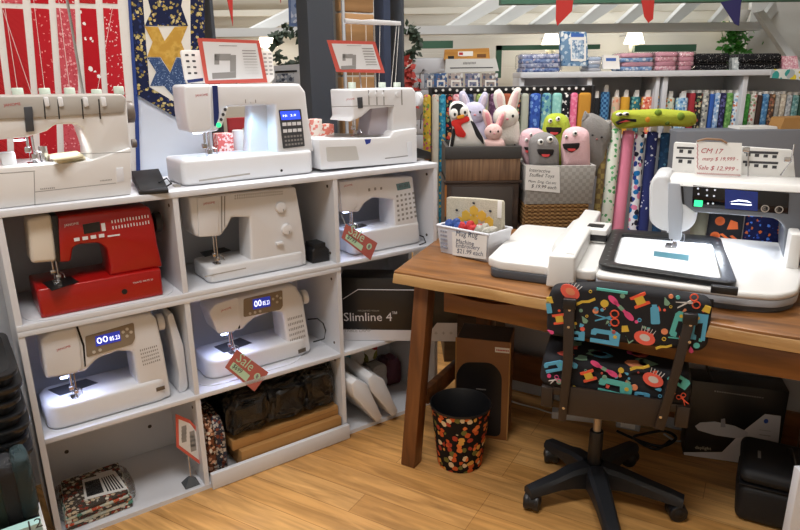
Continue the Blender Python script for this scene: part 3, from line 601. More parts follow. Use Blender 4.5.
t.add('thread_bar', MB(PLAST).prism(L(S, [(344, 18.5), (360, 20), (373, 19.5), (400, 21.5), (400.5, 25.5), (375, 25), (346, 23.5)], YA-.005), YA-.012, YA+.005, bev=.002), pa)
for (a, c_) in (((351, 24), (353, 88)), ((366, 25), (366.5, 88)), ((380, 25), (379, 88)), ((396.5, 26), (391, 88)), ((399, 26), (395, 88))):
    A, B_ = S.p3(*a, YA-.01), S.p3(*c_, YV+.1); t.add('thread', MB(THREAD).cyl((A[0], YA-.01, A[1]), (B_[0], YV+.1, B_[1]), .0009, seg=5), pa)
for x in (352, 382, 397):
    X, Z = S.p3(x, 86, YV+.14); t.add('spool_pin', MB(mt('pale_green_plastic', '#cfdccf', .5)).cyl((X, YV+.14, Z-.012), (X, YV+.14, Z+.015), .016, seg=16, bev=.002))
t.done()
# ================================================================== CARDS, TAGS AND SMALL THINGS ON THE SHELVES
def machine_sketch(fr, x, y, w, Y, mat):
    """small printed picture of a sewing machine: bed, pillar, arm, head"""
    mb = MB(mat); q = lambda a, b_: (x+a*w, y+b_*w)
    for pts in ([(0, 1), (1, .95), (1, 1.2), (.02, 1.25)], [(.75, .25), (1, .25), (1, .95), (.75, .95)], [(.1, .2), (.78, .2), (.78, .48), (.1, .48)], [(.1, .2), (.3, .2), (.3, .65), (.1, .65)]):
        mb.prism(L(fr, [q(*p) for p in pts], Y), Y-.0006, Y)
    return mb
def info_card(label, outer, inner, Y, tilt=None, lines=None, pic=None, stand=None):
    t = T('info_card', label, 'sign', S, 'red bordered machine cards')
    c0 = t.add('card', MB(REDPAPER).prism(L(S, outer, Y), Y, Y+.002), label='red border')
    t.add('printed_sheet', MB(PAPERP).prism(L(S, inner, Y), Y-.0008, Y+.0002), c0)
    if pic: t.add('machine_picture', machine_sketch(S, *pic, Y-.0009, INKG), c0)
    for q, n in lines or (): t.add('text_lines', rows(S, q, Y-.0009, n, 1, INKG, .9, .3), c0)
    if stand:
        mb = MB(CHROME); (a, z), (b_, z2) = S.p3(*stand[0], Y+.01), S.p3(*stand[1], Y+.01); mb.cyl((a, Y+.006, z), (b_, Y+.006, z2), .003, seg=8); t.add('stand', mb)
        if len(stand) > 2:
            (a, z) = S.p3(*stand[1], Y); t.add('base', MB(mt('grey_slate', '#4d5156', .5)).loft([(a-.028, Y-.02, .0195), (a+.028, Y-.02, .0195), (a+.028, Y+.035, .0195), (a-.028, Y+.035, .0195)], [(a-.008, Y, .05), (a+.008, Y, .05), (a+.008, Y+.012, .05), (a-.008, Y+.012, .05)]))
    t.done()
info_card('red bordered picture card propped on top of the large machine with blue stripe', [(197.5, 38), (259.5, 40.5), (267.5, 82.5), (205.5, 84)], [(202.5, 41.5), (256.5, 43.5), (263, 78.5), (208.5, 80.5)], .17, lines=[([(241, 49), (256, 49.5), (260, 74), (245, 75)], 9), ([(218, 44.5), (238, 45), (238, 47), (218, 46.5)], 1)], pic=(212, 49, 24), stand=((236, 83), (236, 86)))
info_card('red bordered picture card on a clip above the right overlock machine', [(327, 40), (375, 41.5), (385, 73), (336.5, 72)], [(331.5, 43.5), (372.5, 44.5), (380.5, 69.5), (340, 69)], .17, lines=[([(361, 47), (373, 47.5), (378, 66), (366, 66)], 7), ([(346, 44.8), (362, 45.2), (362, 46.6), (346, 46.2)], 1)], pic=(341, 51, 15), stand=((359, 72), (361, 89)))
info_card('red bordered price card on a wire stand in the bottom left bay', [(175.5, 414), (190, 420), (199, 430), (201.5, 465.5), (176.5, 447)], [(178.5, 419), (190, 423.5), (196.5, 432), (199, 460), (179, 445)], .04, lines=[([(181, 425), (187, 427), (187, 443), (181, 440)], 4), ([(189, 430), (195, 434), (197, 452), (190, 447)], 4)], stand=((188, 455), (190.5, 477), 1))
def sale_tag(label, q, Y, price):
    t = T('sale_tag', label, 'tag', S, 'sale price tags'); TAG = mt('faded_red_tag', '#b8655e', .5); MINT = mt('mint_print', '#bfe3c6', .5)
    c0 = t.add('card', MB(TAG).prism(L(S, q, Y), Y, Y+.0015)); V = [Vector(p) for p in q]
    def at(u, v): return tuple((V[0]*(1-u)+V[1]*u)*(1-v)+(V[3]*(1-u)+V[2]*u)*v)
    t.add('lettering', words(S, 'Sale', at(.12, .45), at(.6, .45), Y-.0003, MINT, None, .0008), c0)
    t.add('price_strip', plate(S, [at(.1, .55), at(.66, .58), at(.66, .9), at(.1, .88)], Y, MINT, .0008, r=.004), c0)
    t.add('price', words(S, price, at(.14, .82), at(.42, .82), Y-.001, INK, None, .0008), c0)
    X, Z = S.p3(*at(.82, .42), Y); t.add('badge', MB(MINT).cyl((X, Y, Z), (X, Y-.0009, Z), .013, seg=20), c0)
    t.add('badge_text', rows(S, [at(.77, .34), at(.87, .36), at(.87, .5), at(.77, .48)], Y-.001, 2, 1, INKG, .8, .3, jit=0), c0)
    a = at(.02, .1); (X, Z) = S.p3(*a, Y); (X2, Z2) = S.p3(a[0]-1, a[1]-10, Y+.03); t.add('string', MB(THREAD).cyl((X, Y, Z), (X2, Y+.06, Z2), .001, seg=5)); t.done()
sale_tag('pinkish red Sale tag hanging from the lit machine beside the lower middle cubby wall', [(237, 349.5), (268.5, 372.5), (254.5, 391.5), (225, 367.5)], .0, '$699')
sale_tag('pinkish red Sale tag hanging at the upper right bay machine with the grey display', [(346, 224), (377.5, 243), (370.5, 260), (341.5, 238)], -.002, '$799')
# foot pedal and adapter
t = T('foot_pedal', 'black foot pedal on the shelf top beside the left overlock machine', 'pedal', S)
A = S.pz([(139, 195), (169, 193), (158, 180), (133, 181)], 1.143); t.add('base', MB(BLACK).prism(A, 1.1425, 1.155, 'z', bev=.003))
P4 = S.px([(140, 190.5), (168.5, 189.5)], A[0][1]+.004); P5 = S.px([(131.5, 171), (158.5, 168.5)], A[2][1]-.02)
y0, y1 = A[0][1]+.004, A[2][1]-.02
t.add('tread', MB(BLACKM).loft([(P4[0][0], y0, P4[0][1]), (P4[1][0], y0, P4[1][1]), (P5[1][0], y1, P5[1][1]), (P5[0][0], y1, P5[0][1])], [(P4[0][0], y0+.005, 1.15), (P4[1][0], y0+.005, 1.15), (P5[1][0], y1+.01, 1.15), (P5[0][0], y1+.01, 1.15)], .004))
c_ = S.pz1(166, 188, 1.15); t.add('cord', MB(CORD).tube([(c_[0]-.01, c_[1]+.04, 1.165), (c_[0]+.02, c_[1]+.05, 1.175), (c_[0]+.025, c_[1]+.02, 1.16), (c_[0], c_[1]+.02, 1.148)], .003)); t.done()
t = T('power_adapter', 'black foot control block on the shelf right of the machine with two dials', 'pedal', S)
t.add('body', MB(BLACK).prism([(.1-.16, .789), (-.022, .789), (-.022, .835), (-.035, .85), (-.085, .852), (-.098, .84), (-.1, .789)], .05, .16, bev=.004)); t.add('tread', MB(BLACKM).box(-.09, -.04, .045, .12, .85, .868, .003)); t.done()
mb = MB(BLACK).prism(L(S, [(417, 158), (418, 148), (431, 152), (431.5, 164)], .1, 1.1425), .1, .22, bev=.004); single('foot_pedal', mb, S, 'black foot pedal behind the right end of the shelf top, beside the right overlock', 'pedal')
# thread cones seen under the arm of the large machine, and boxes between the two right machines
pal = ['#b03238', '#e7ded2', '#c9b294']
def small(name, label, cat, fr, px, Y, d, mat, z0, group=None, rnd_=False):
    (a, _), (c, zt) = fr.p3(px[0], px[2], Y), fr.p3(px[1], px[2], Y); mb = MB(mat)
    if rnd_: mb.cyl(((a+c)/2, Y+d/2, z0), ((a+c)/2, Y+d/2, zt), (c-a)/2, (c-a)/2*.9, seg=18, bev=.002)
    else: mb.box(a, c, Y, Y+d, z0, zt, .002)
    return single(name, mb, fr, label, cat, group)
small('thread_box', 'pink floral box behind the large machine, seen under its arm', 'box', S, (217, 233, 133), .28, .05, fab('pink_floral_print', '#e26a63', ['#f6d9cf', '#f2c6bd'], 60), 1.1425)
small('thread_cone', 'white thread cone behind the large machine', 'thread', S, (234, 246, 130), .29, .05, PAPER, 1.1425, None, True)
small('thread_cone', 'dark red cloth roll behind the large machine', 'thread', S, (228, 252, 117), .345, .02, mt('deep_red', '#9c1f22', .7), 1.1425)
small('thread_cone', 'tan thread cone behind the large machine', 'thread', S, (244, 252, 128), .3, .04, mt('tan_thread', '#b79f84', .8), 1.1425, None, True)
small('fabric_packet', 'pink packet with white top between the large machine and the right overlock', 'packet', S, (311, 322, 119), .22, .05, fab('pink_white_packet', '#e9dcd3', ['#e08b80'], 40), 1.1425)
small('fabric_packet', 'red-pink packet beside the wooden planks, left of the right overlock', 'packet', S, (322, 334, 124), .24, .05, fab('coral_packet', '#df7f70', ['#efe2da'], 40), 1.1425)
# ---------------- bottom bays
def bag(name, label, cat, fr, boxd, cols, seed, group=None, amp=.13, film=True, split=1):
    """clear plastic bag round crumpled goods; split = number of folded pieces side by side along X"""
    (x0, x1), (y0, y1), (z0, z1) = boxd; t = T(name, label, cat, fr, group); mb = MB(); n = len(cols); e = .004
    for i, c in enumerate(cols):
        mb.m(c)
        if split: a, b_ = x0+e+(x1-x0-2*e)*i/n, x0+e+(x1-x0-2*e)*(i+1)/n; q = ((a-.012 if i else a, b_), (y0+e, y1-e), (z0+.001, z1-e-.012*(i % 2)))
        else: a, b_ = z0+.001+(z1-z0-e)*i/n, z0+.001+(z1-z0-e)*(i+1)/n; q = ((x0+e, x1-e), (y0+e+.01*i, y1-e), (a-(.01 if i else 0), b_))
        mb.crumple(q, amp, seed+i, sub=4)
    t.add('contents', mb)
    if film: t.add('plastic_bag', MB(CLEAR).crumple(boxd, amp*.7, seed+50, .45))
    t.done(); return t
FLOR = fab('coral_mint_print', '#c8cfc4', ['#c6563c', '#d8d2bb', '#5c8f7f', '#e9e4d6', '#d07d52'], 34, .55)
# fabric bundle with label card, bottom left
t = T('fabric_bundle', 'flat floral fabric kit in clear plastic with black and white label, bottom left bay', 'fabric kit', S)
qb = S.pz([(66, 528), (133, 499), (120, 467), (58, 488)], .05)
ly = MB(FLOR)
for k in range(5):
    sc = 1-.02*k; cx = sum(p[0] for p in qb)/4; cy = sum(p[1] for p in qb)/4
    if k % 2: ly.m(FLOR)
    else: ly.m(fab('dark_floral_fold', '#4b423a', ['#c9b79a', '#8a3b2c', '#d9d3c5'], 40))
    ly.prism([(cx+(x-cx)*sc+random.uniform(-.004, .004), max(.03, cy+(y-cy)*sc)) for x, y in qb], .0195+k*.0125, .031+k*.0125, 'z', bev=.004)
t.add('folded_fabric', ly); zt = .0825
lc = t.add('label_card', MB(PAPER).prism(S.pz([(82, 480), (115, 471), (128, 489), (85, 500)], zt), zt, zt+.001, 'z'))
t.add('label_print', MB(BLACKM).prism(S.pz([(84.5, 482.5), (99, 478.5), (104, 492), (87, 497)], zt+.001), zt+.001, zt+.0016, 'z'), lc)
A = S.pz([(101, 478), (114, 474), (125, 487.5), (107.5, 491.5)], zt+.001); pr = MB(BLACKM)
for k in range(6):
    u0, u1 = k/6, (k+.55)/6; f = lambda u: ((A[0][0]*(1-u)+A[1][0]*u, A[0][1]*(1-u)+A[1][1]*u), (A[3][0]*(1-u)+A[2][0]*u, A[3][1]*(1-u)+A[2][1]*u))
    (a, d), (b_, c_) = f(u0), f(u1); pr.prism([a, b_, c_, d], zt+.001, zt+.0016, 'z')
t.add('label_print', pr, lc)
t.add('white_slip', MB(PAPER).prism(S.pz([(96, 474), (112, 469.5), (113, 472), (97, 477)], zt+.001), zt, zt+.002, 'z'))
fb = bmesh.new(); bmesh.ops.create_icosphere(fb, subdivisions=4, radius=1); cx = sum(p[0] for p in qb)/4; cy = sum(p[1] for p in qb)/4
for v in fb.verts:
    c = v.co; p = Vector([math.copysign(abs(a)**.5, a) for a in c]); k = 1+random.uniform(-.03, .03)
    v.co = Vector((cx+p.x*.128*k, cy+p.y*.118*k, .056+p.z*.034*k))
t.add('plastic_wrap', MB(CLEAR)._add(fb)); t.done()
bag('fabric_bag', 'clear bag of brown and peach floral fabric standing left of the black bags', 'bag', S, ((-.605, -.515), (.01, .25), (.0195, .285)), [fab('brown_peach_print', '#7d4a33', ['#e4b89a', '#d8d2c6', '#3d2a22'], 45), fab('navy_floral_print', '#343a4c', ['#c9c2bb', '#8a4a3a'], 45)], 3, amp=.11)
for k, (z0, z1, x0, y0, lab) in enumerate(((.0195, .103, -.475, .006, 'lower kraft cardboard carton behind the white rail, under the black bags'), (.1035, .146, -.50, .03, 'upper kraft cardboard carton directly under the black bags'))):
    t = T('cardboard_carton', lab, 'box', S, 'kraft cartons under the black bags'); t.add('carton', MB(KRAFT).box(x0, -.024, y0, .34, z0, z1, .003))
    t.add('flap_seam', MB(mt('carton_edge', '#8d6a3e', .8)).box(x0+.2, -.03, y0-.0008, y0, z0+.004+.02*k, z0+.006+.02*k)); t.done()
VIN = mt('black_vinyl2', '#0e0f12', .3, bump=.5, bscale=40)
for k, (x0, x1, h, y0, ac) in enumerate(((-.50, -.335, .315, .026, ('#2f4a78', '#141417')), (-.342, -.18, .325, .03, ('#c9c9cc', '#2a3a55')), (-.187, -.026, .34, .034, ('#b3241f', '#c02a24')))):
    t = T('tool_bag', ['black goods in clear plastic with blue strip, leftmost bag on the kraft cartons', 'black goods in clear plastic, middle bag on the kraft cartons', 'black and red goods in clear plastic, rightmost bag on the kraft cartons'][k], 'bag', S, 'bags of black goods')
    bd = ((x0-.02, min(x1+.02, -.019)), (y0-.022, .34), (.1465, h+.025)); c_ = MB(VIN).crumple(bd, .2, 20+k, .36)
    for i in range(8): c_.m(mt('accent'+ac[i % 2], ac[i % 2], .4)).ell((x0+.03+(x1-x0-.06)*random.random(), y0+.02+.05*random.random(), .16+(h-.2)*random.random()+(.08 if k == 2 else 0)), (.026, .012, .006), random.uniform(-.5, .5), 0, 12)
    t.add('contents', c_); t.add('plastic_bag', MB(CLEAR).crumple(((x0-.022, min(x1+.022, -.0185)), (y0-.028, .342), (.146, h+.03)), .12, 40+k, .45)); t.done()
# ---------------- end cubby: lamp carton, bags, white pieces
P0 = Vector((*S.pz1(344, 340.5, .397), 0)); P1 = Vector((*S.pz1(436, 341.5, .397), 0))
w0, w1 = S.w(P0), S.w(P1); ang = math.degrees(math.atan2((w1-w0).y, (w1-w0).x)); LB = Fr((w0.x, w0.y), ang)
t = T('lamp_carton', 'black and white lamp carton lettered Slimline 4 behind the desk leg', 'box', LB)
BX = mt('black_carton_print', '#161516', .35); zt = LB.p3(390, 278.5, 0)[1]; xr = LB.p3(457, 335, 0)[0]
c0 = t.add('carton', MB(BX).box(-.01, xr, 0, .13, .3985, zt, .002)); WP = mt('white_carton_print', '#cfcdd2', .4)
zl = .3985+.05
t.add('white_band', MB(WP).prism([(-.0105, .399), (xr, .399), (xr, zl+.035), (LB.p3(437, 318, 0)[0], zl+.035), (LB.p3(431, 326, 0)[0], zl), (-.0105, zl)], -.0008, .0005), c0)
ln = MB(WP); a = LB.px([(343, 299), (358, 289.5), (470, 290.5)], 0)
for i in range(2): ln.cyl((a[i][0], -.0004, a[i][1]), (a[i+1][0] if i == 0 else xr, -.0004, a[i+1][1]), .0018, seg=6)
t.add('white_line', ln, c0)
t.add('lettering', words(LB, 'Slimline 4', (344, 321), (392, 321), -.0003, WP, th=.0006), c0); t.add('lettering', words(LB, '™', (392, 314), (397, 314), -.0003, WP, th=.0006), c0)
t.add('lettering', words(LB, 'MAGNIFIED VISION', (358, 311.5), (379, 311.5), -.0003, INKG, th=.0006), c0); t.add('lettering', words(LB, 'TABLE LAMP', (344, 332), (371, 332), -.0009, INKG, th=.0006), c0)
ic = MB(INKG)
for x in (436, 443.5, 451): X, Z = LB.p3(x, 333, 0); ic.box(X-.007, X+.007, -.0014, -.0008, Z-.001, Z+.001); ic.box(X-.001, X+.001, -.0014, -.0008, Z-.007, Z+.007)
t.add('icons', ic, c0); t.done()
bag('packaged_batting', 'clear bag with teal, white and green print in the low end cubby', 'bag', S, ((.02, .33), (.22, .34), (.18, .37)), [PAPER, mt('teal_print', '#2f8fa6', .5), PAPER, fab('olive_leaf_print', '#e2e2da', ['#7a7a3d', '#b23a3a'], 9)], 8)
bag('packaged_batting', 'grey-white goods in clear plastic low in the end cubby, by the desk leg', 'bag', S, ((.21, .465), (.22, .34), (.02, .17)), [mt('grey_white_film', '#c4c6ca', .4), PAPER, mt('plum_cloth', '#6a3a4f', .7)], 9)
for k, (dx, lab) in enumerate(((0, 'white angled plastic table piece leaning out of the end cubby, left one'), (.085, 'white angled plastic table piece leaning out of the end cubby, right one'))):
    pts = [(.01+dx, .26-.0*k), (.035+dx, .275), (.09+dx, .235), (.165+dx, .05), (.135+dx, .035), (.02+dx, .2)]
    mb = MB(PLAST).prism(pts, -.03, .2, bev=.006, seg=2); single('extension_table', mb, S, lab, 'extension table', 'white table pieces in the end cubby')
# ================================================================== LEFT CORNER: BASKETS, BAGS, BIN
BASK = mt('black_basket_plastic', '#131417', .35)
ords = ['topmost', 'second from the top', 'third from the top', 'fourth from the top', 'fifth from the top', 'sixth from the top', 'lowest']
for k in range(7):
    z = .70-k*.042; mb = MB(BASK); o = .006*math.sin(k*2.1)
    def sh(w, d): return rnd([(-1.33-w+o, .02-d), (-1.33+w+o, .02-d), (-1.33+w+o, .02+d), (-1.33-w+o, .02+d)], .06, 5)
    A, B_, Cc = sh(.17, .19), sh(.178, .198), sh(.15, .17)
    zz = lambda P, z: [(x, y, z) for x, y in P]
    mb.loft(zz(Cc, z-.13 if k == 6 else z-.05), zz(A, z)); mb.loft(zz(B_, z), zz(B_, z+.014), .003)
    if k == 0: mb.m(BLACKM).loft(zz(sh(.16, .18), z+.0135), zz(sh(.16, .18), z+.0145))
    single('storage_basket', mb, S, f'black plastic basket, {ords[k]} in the nested stack left of the white shelving', 'basket', 'nested black baskets')
BINW = mt('white_bin', '#c9c6bf', .5)
st_ = MB(BLACKM).box(-1.5, -1.17, -.16, .2, 0, .31, .004); single('black_crate', st_, S, 'black crate on the floor under the stack of nested baskets', 'crate')
t = T('paper_bin', 'white bin numbered 12 with coloured paper edges, bottom left corner', 'bin', S)
bx = MB(BINW); bx.box(-1.5, -1.168, -.46, -.452, 0, .30); bx.box(-1.176, -1.168, -.46, -.18, 0, .30); bx.box(-1.5, -1.168, -.188, -.18, 0, .30); bx.box(-1.5, -1.492, -.46, -.18, 0, .3); bx.box(-1.5, -1.168, -.46, -.18, 0, .01); t.add('bin', bx)
(X, Z) = S.p3(29, 529, -.461); t.add('lettering', MB(INK).text('12', (X, -.461, Z-.005), h=.028), 0); t.done()
for k, (c, zt, dy, lab) in enumerate((('#cf6a35', .332, -.41, 'orange paper pad standing in the white bin'), ('#5f7a3c', .316, -.448, 'olive green paper pad standing in the white bin'), ('#9fc4bf', .352, -.372, 'pale teal paper pad standing in the white bin'))):
    single('paper_pad', MB(mt('pad'+str(k), c, .7)).box(-1.485, -1.178, dy, dy+.03, .0115, zt), S, lab, 'paper')
DG = [mt('dark_green_cloth', '#22332a', .8), mt('black_cloth', '#1d1e22', .8), mt('dark_teal_cloth', '#22363a', .8)]
bag('fabric_bag', 'zip bag of dark green cloth in front of the black baskets, nearer the shelving', 'bag', S, ((-1.285, -1.168), (-.31, -.19), (.31, .53)), DG, 31, 'zip bags of dark cloth', amp=.1)
bag('fabric_bag', 'zip bag of dark cloth before the black baskets, at the left photo edge', 'bag', S, ((-1.41, -1.285), (-.31, -.19), (.31, .52)), DG[::-1], 32, 'zip bags of dark cloth', amp=.1)
single('bag_tray', MB(BASK).box(-1.49, -1.18, -.32, -.18, .305, .31) if 0 else MB(BASK).box(-1.49, -1.18, -.33, -.19, .3005, .309), S, 'black tray on the white bin carrying the zip bags', 'tray')
# ================================================================== QUILTS ON THE PARTITION
QC = fab('white_quilt_cotton', '#dcd8d2', ['#cfcac4', '#c5a9a5', '#d8d4cf'], 60, .12)
REDS = [fab('red_line_print', '#a81c22', ['#c93a3a', '#8d1419', '#a81c22'], 30, style='stripe'), fab('red_dot_print', '#b21f28', ['#e08a86', '#d9706e'], 45, .18), fab('pink_fleck_print', '#c25059', ['#dd9a9c', '#b5404a'], 70, .4),
        fab('red_motif_print', '#b01722', ['#ece6e2', '#b01722'], 28, .3), fab('red_white_dot_print', '#b8202b', ['#e7c9c8'], 55, .22)]
t = T('hanging_quilt', 'red and white strip quilt with blue binding hanging at upper left', 'quilt', S); Yq = .412
P = L(S, [(-60, -30), (126, -30), (136, 110), (139, 235), (-60, 250)], Yq)
q0 = t.add('quilt_top', MB(QC).prism(P, Yq-.004, Yq+.004))
for k, (a, b_, c_, d) in enumerate(((2, 23, 12, 31), (31, 49, 38, 55), (56, 75, 62, 78), (80, 96, 86, 102), (103, 118, 108, 125), (-24, -6, -14, 5), (-50, -32, -40, -22))):
    m_ = REDS[k % 5]; s_ = (c_-a)/86
    mb = MB(m_).prism(L(S, [(a, 8+(0 if k else 0)), (b_, 9), (d+.5, 97), (d+4, 200), (c_+4, 200), (c_, 97)], Yq-.004), Yq-.0052, Yq-.0035)
    mb.m(REDS[(k+2) % 5]).prism(L(S, [(a-2, -30), (b_-2, -30), (b_-.5, 4), (a-.5, 3)], Yq-.004), Yq-.0052, Yq-.0035)
    t.add('red_strip', mb, q0)
t.add('binding', MB(mt('royal_blue_binding', '#213a7c', .8)).prism(L(S, [(126, -30), (128.5, -30), (138.5, 110), (142, 235), (138, 235), (134.5, 110)], Yq-.004), Yq-.006, Yq+.005), q0, 'royal blue binding'); t.done()
t = T('hanging_quilt', 'navy and gold star quilt with pointed end hanging beside the dark post', 'quilt', S); Yq = .41
NVF = fab('navy_gold_floral', '#1c2240', ['#b39a52', '#c9b77c', '#2b3763', '#8a7a48', '#a8985c'], 46, .42); GOLD = fab('gold_mottle', '#a98236', ['#c9a24e', '#b98e3c'], 30, style='mottle'); BLS = fab('slate_blue_fleck', '#3b4f74', ['#8fa0bc', '#2a3a5c'], 110, .35); CRM = mt('cream_cotton', '#ddd8cd', .9)
q0 = t.add('quilt_border', MB(NVF).prism(L(S, [(129, -30), (204, -30), (204.5, 90), (190, 112), (174.5, 116.5), (137.5, 95), (134, 40)], Yq), Yq-.004, Yq+.005))
ins = t.add('quilt_ground', MB(CRM).prism(L(S, [(141, -30), (190, -30), (191, 96), (173, 101), (149.5, 87), (145, 30)], Yq-.004), Yq-.005, Yq-.003), q0)
def poly(m_, pts, d=.006): return MB(m_).prism(L(S, pts, Yq-.004), Yq-d, Yq-.0035)
t.add('star', poly(NVF, [(143, -20), (186, -20), (181, 6), (188, 26), (166, 26), (144.5, 26), (151, 12)]), ins)
gs = poly(GOLD, [(144.5, 26.5), (158, 27), (164.5, 41), (174.5, 27), (187.5, 26), (181, 42), (187, 57), (176, 57), (170, 72), (160.5, 57), (147, 57), (152.5, 42)]); t.add('star', gs, ins)
t.add('star', poly(BLS, [(147, 57.5), (160, 57.5), (170, 73), (176.5, 57.5), (190, 60), (185, 82), (192, 90), (174, 97), (164, 86), (150, 86), (156, 72)], .0065), ins); t.done()
# ================================================================== THE BACK OF THE SHOP
SHW = mt('shelf_white_paint', '#c9cbd0', .5, var=.03); SHG = mt('shelf_grey_back', '#b9bcc2', .7)
xs0 = B.p3(522, 72, 0)[0]+.02; xe = 3.6
t = T('fabric_shelf', 'long white shelving full of fabric bolts along the back wall', 'shelf', B)
t.add('top_board', MB(SHW).box(xs0-.03, xe, -.02, .3, 1.475, 1.512, .003)); t.add('top_board', MB(SHW).box(xs0-.01, xe, 0, .48, 1.455, 1.475, .002)) if 0 else None
t.add('bottom_board', MB(SHW).box(xs0, xe, 0, .27, 1.075, 1.098, .002)); t.add('back_panel', MB(SHG).box(xs0, xe, .27, .29, .1, 1.475)); t.add('base_panel', MB(mt('base_grey', '#7d8087', .7)).box(xs0, xe, .03, .05, 0, 1.07))
divs = [B.p3(x, 95, 0)[0] for x in (521.5, 589, 664.5, 744)]
for x in divs: t.add('upright', MB(SHW).box(x-.016, x+.016, 0, .27, 1.0985, 1.475, .002))
for x in (divs[2]-.05,): t.add('upright', MB(SHW).box(x-.012, x+.012, 0.0, .27, 1.0985, 1.475, .002))
t.done()
# fabric bolts: (px left, px right, px top, colours)
def bolt(fr, x0, x1, yt, Y, d, zb, mat, name, label, group, core='tag', fat=False):
    (a, zt), (c, _) = fr.p3(x0+.4, yt, Y), fr.p3(x1-.4, yt, Y); w = (c-a)
    t = T(name, label, 'fabric bolt', fr, group); cx = (a+c)/2
    mb = MB(mat)
    if fat: mb.lathe([(w/2*.96, zb), (w/2, zb+.01), (w/2, zt-.012), (w/2*.9, zt)], (cx, Y+w/2, 0), 20)
    else: mb.box(a, c, Y, Y+d, zb, zt, min(w*.3, .012), 3)
    t.add('fabric', mb)
    cm = MB(PAPER)
    if fat: cm.cyl((cx, Y+w/2, zt-.01), (cx, Y+w/2, zt+.03), w*.22, seg=14); cm.box(cx-w*.2, cx+w*.2, Y+.0+w*.2, Y+w*.24, zt-.0, zt+.045)
    else: cm.box(cx-w*.28, cx+w*.28, Y+.012, Y+d-.02, zt-.01, zt+.018, .002)
    t.add('core', cm, label='white cardboard core'); t.done()
fd = lambda n, b_, cs, s=30, z=.45: fab(n, b_, cs, s, z)
NB = [ # x0,x1,top, colour words, material
 (593, 602, 98, 'plain black', mt('plain_black_cloth', '#17181c', .9)), (602, 612, 92, 'navy checked', fab('navy_check', '#274d7a', ['#5d8fb8'], 60, style='check')), (613, 622, 97, 'peach floral', fd('peach_floral', '#d7b398', ['#d98a6c', '#a9bfa0', '#e6d9c8'])), (622, 632, 97, 'golden yellow', mt('golden_cloth', '#cf9a2e', .9)),
 (632, 643, 97, 'teal floral', fd('teal_floral', '#2f6a73', ['#6fa9a4', '#d0b36c', '#1f4a55'])), (643, 655, 97, 'coral floral', fd('coral_floral', '#d87a62', ['#efd6c5', '#b8423c', '#e8b24e'])), (655, 663, 96, 'blue floral', fd('blue_floral', '#2e5687', ['#d0a13f', '#8db1cf'])),
 (666, 677, 98, 'cream tropical', fd('cream_tropical', '#cdd3c0', ['#d98a5b', '#5a8f86', '#c9c07a'])), (678, 691, 98, 'pale blue flower', fd('pale_blue_flower', '#8fb3d0', ['#dce6ec', '#4f7fae', '#c9d6c0'])),
 (691, 697, 93, 'crimson', mt('crimson_cloth', '#9c2a34', .9)), (697, 704, 93, 'dark garden', fd('dark_garden', '#2a2b2c', ['#9c4a40', '#c0b48f', '#4f6a4a'])), (704, 711, 93, 'grey sprig', fd('grey_sprig', '#a3a39c', ['#5d5f63', '#d8d6cc'])), (711, 716, 94, 'royal blue', mt('royal_cloth', '#2f5aa8', .9)), (716, 722, 93, 'light blue sprig', fd('light_blue_sprig', '#9db7d6', ['#dfe7f0', '#5f86b8'])),
 (722, 728, 93, 'midnight purple', fd('midnight_purple', '#2b2a4a', ['#5b5a8a'])), (728, 735, 93, 'leaf green', fd('leaf_green', '#6b9a55', ['#4f8040', '#8fb872'])), (735, 742, 93, 'white and blue floral', fd('white_blue_floral', '#ced6dc', ['#3f66a0', '#c77a5a', '#86a6c4'])),
 (746, 752, 94, 'grass green', fd('grass_green', '#3f8a3c', ['#57a050'])), (752, 759, 94, 'white bouquet', fd('white_bouquet', '#cfccc4', ['#b5706c', '#86977a'])), (759, 764, 95, 'dark brown', mt('dark_brown_cloth', '#3d2b25', .9)), (764, 771, 94, 'denim blue', fd('denim_blue', '#4f7ea8', ['#7fa6c6', '#3b6590'])), (771, 777, 94, 'brown floral', fd('brown_floral', '#5a4438', ['#b08a68', '#8a5a4a'])),
 (777, 782, 95, 'stone grey', fd('stone_grey', '#94918a', ['#aaa79f'])), (782, 788, 94, 'beige', fd('beige_sprig', '#b7ab9a', ['#d0c8b8'])), (788, 794, 95, 'silver grey', fd('silver_grey', '#a9adb0', ['#c4c8ca', '#8a8f94'])), (794, 801, 95, 'dusty teal', fd('dusty_teal', '#6d9594', ['#95b4b0', '#4f7877'])), (801, 809, 95, 'dark green', mt('dark_green_plain', '#2b4a3c', .9))]
for i, (x0, x1, yt, nm, m_) in enumerate(NB):
    side = ('beside the %s one' % NB[i-1][3]) if i else 'first right of the mustard hanging cloth'
    fat = x1-x0 > 8.5
    bolt(B, x0, x1, yt, .04, .2, 1.0985, m_, 'fabric_bolt', f'{nm} fabric bolt on the back shelf, {side}', 'fabric bolts on the back shelf', fat=fat)
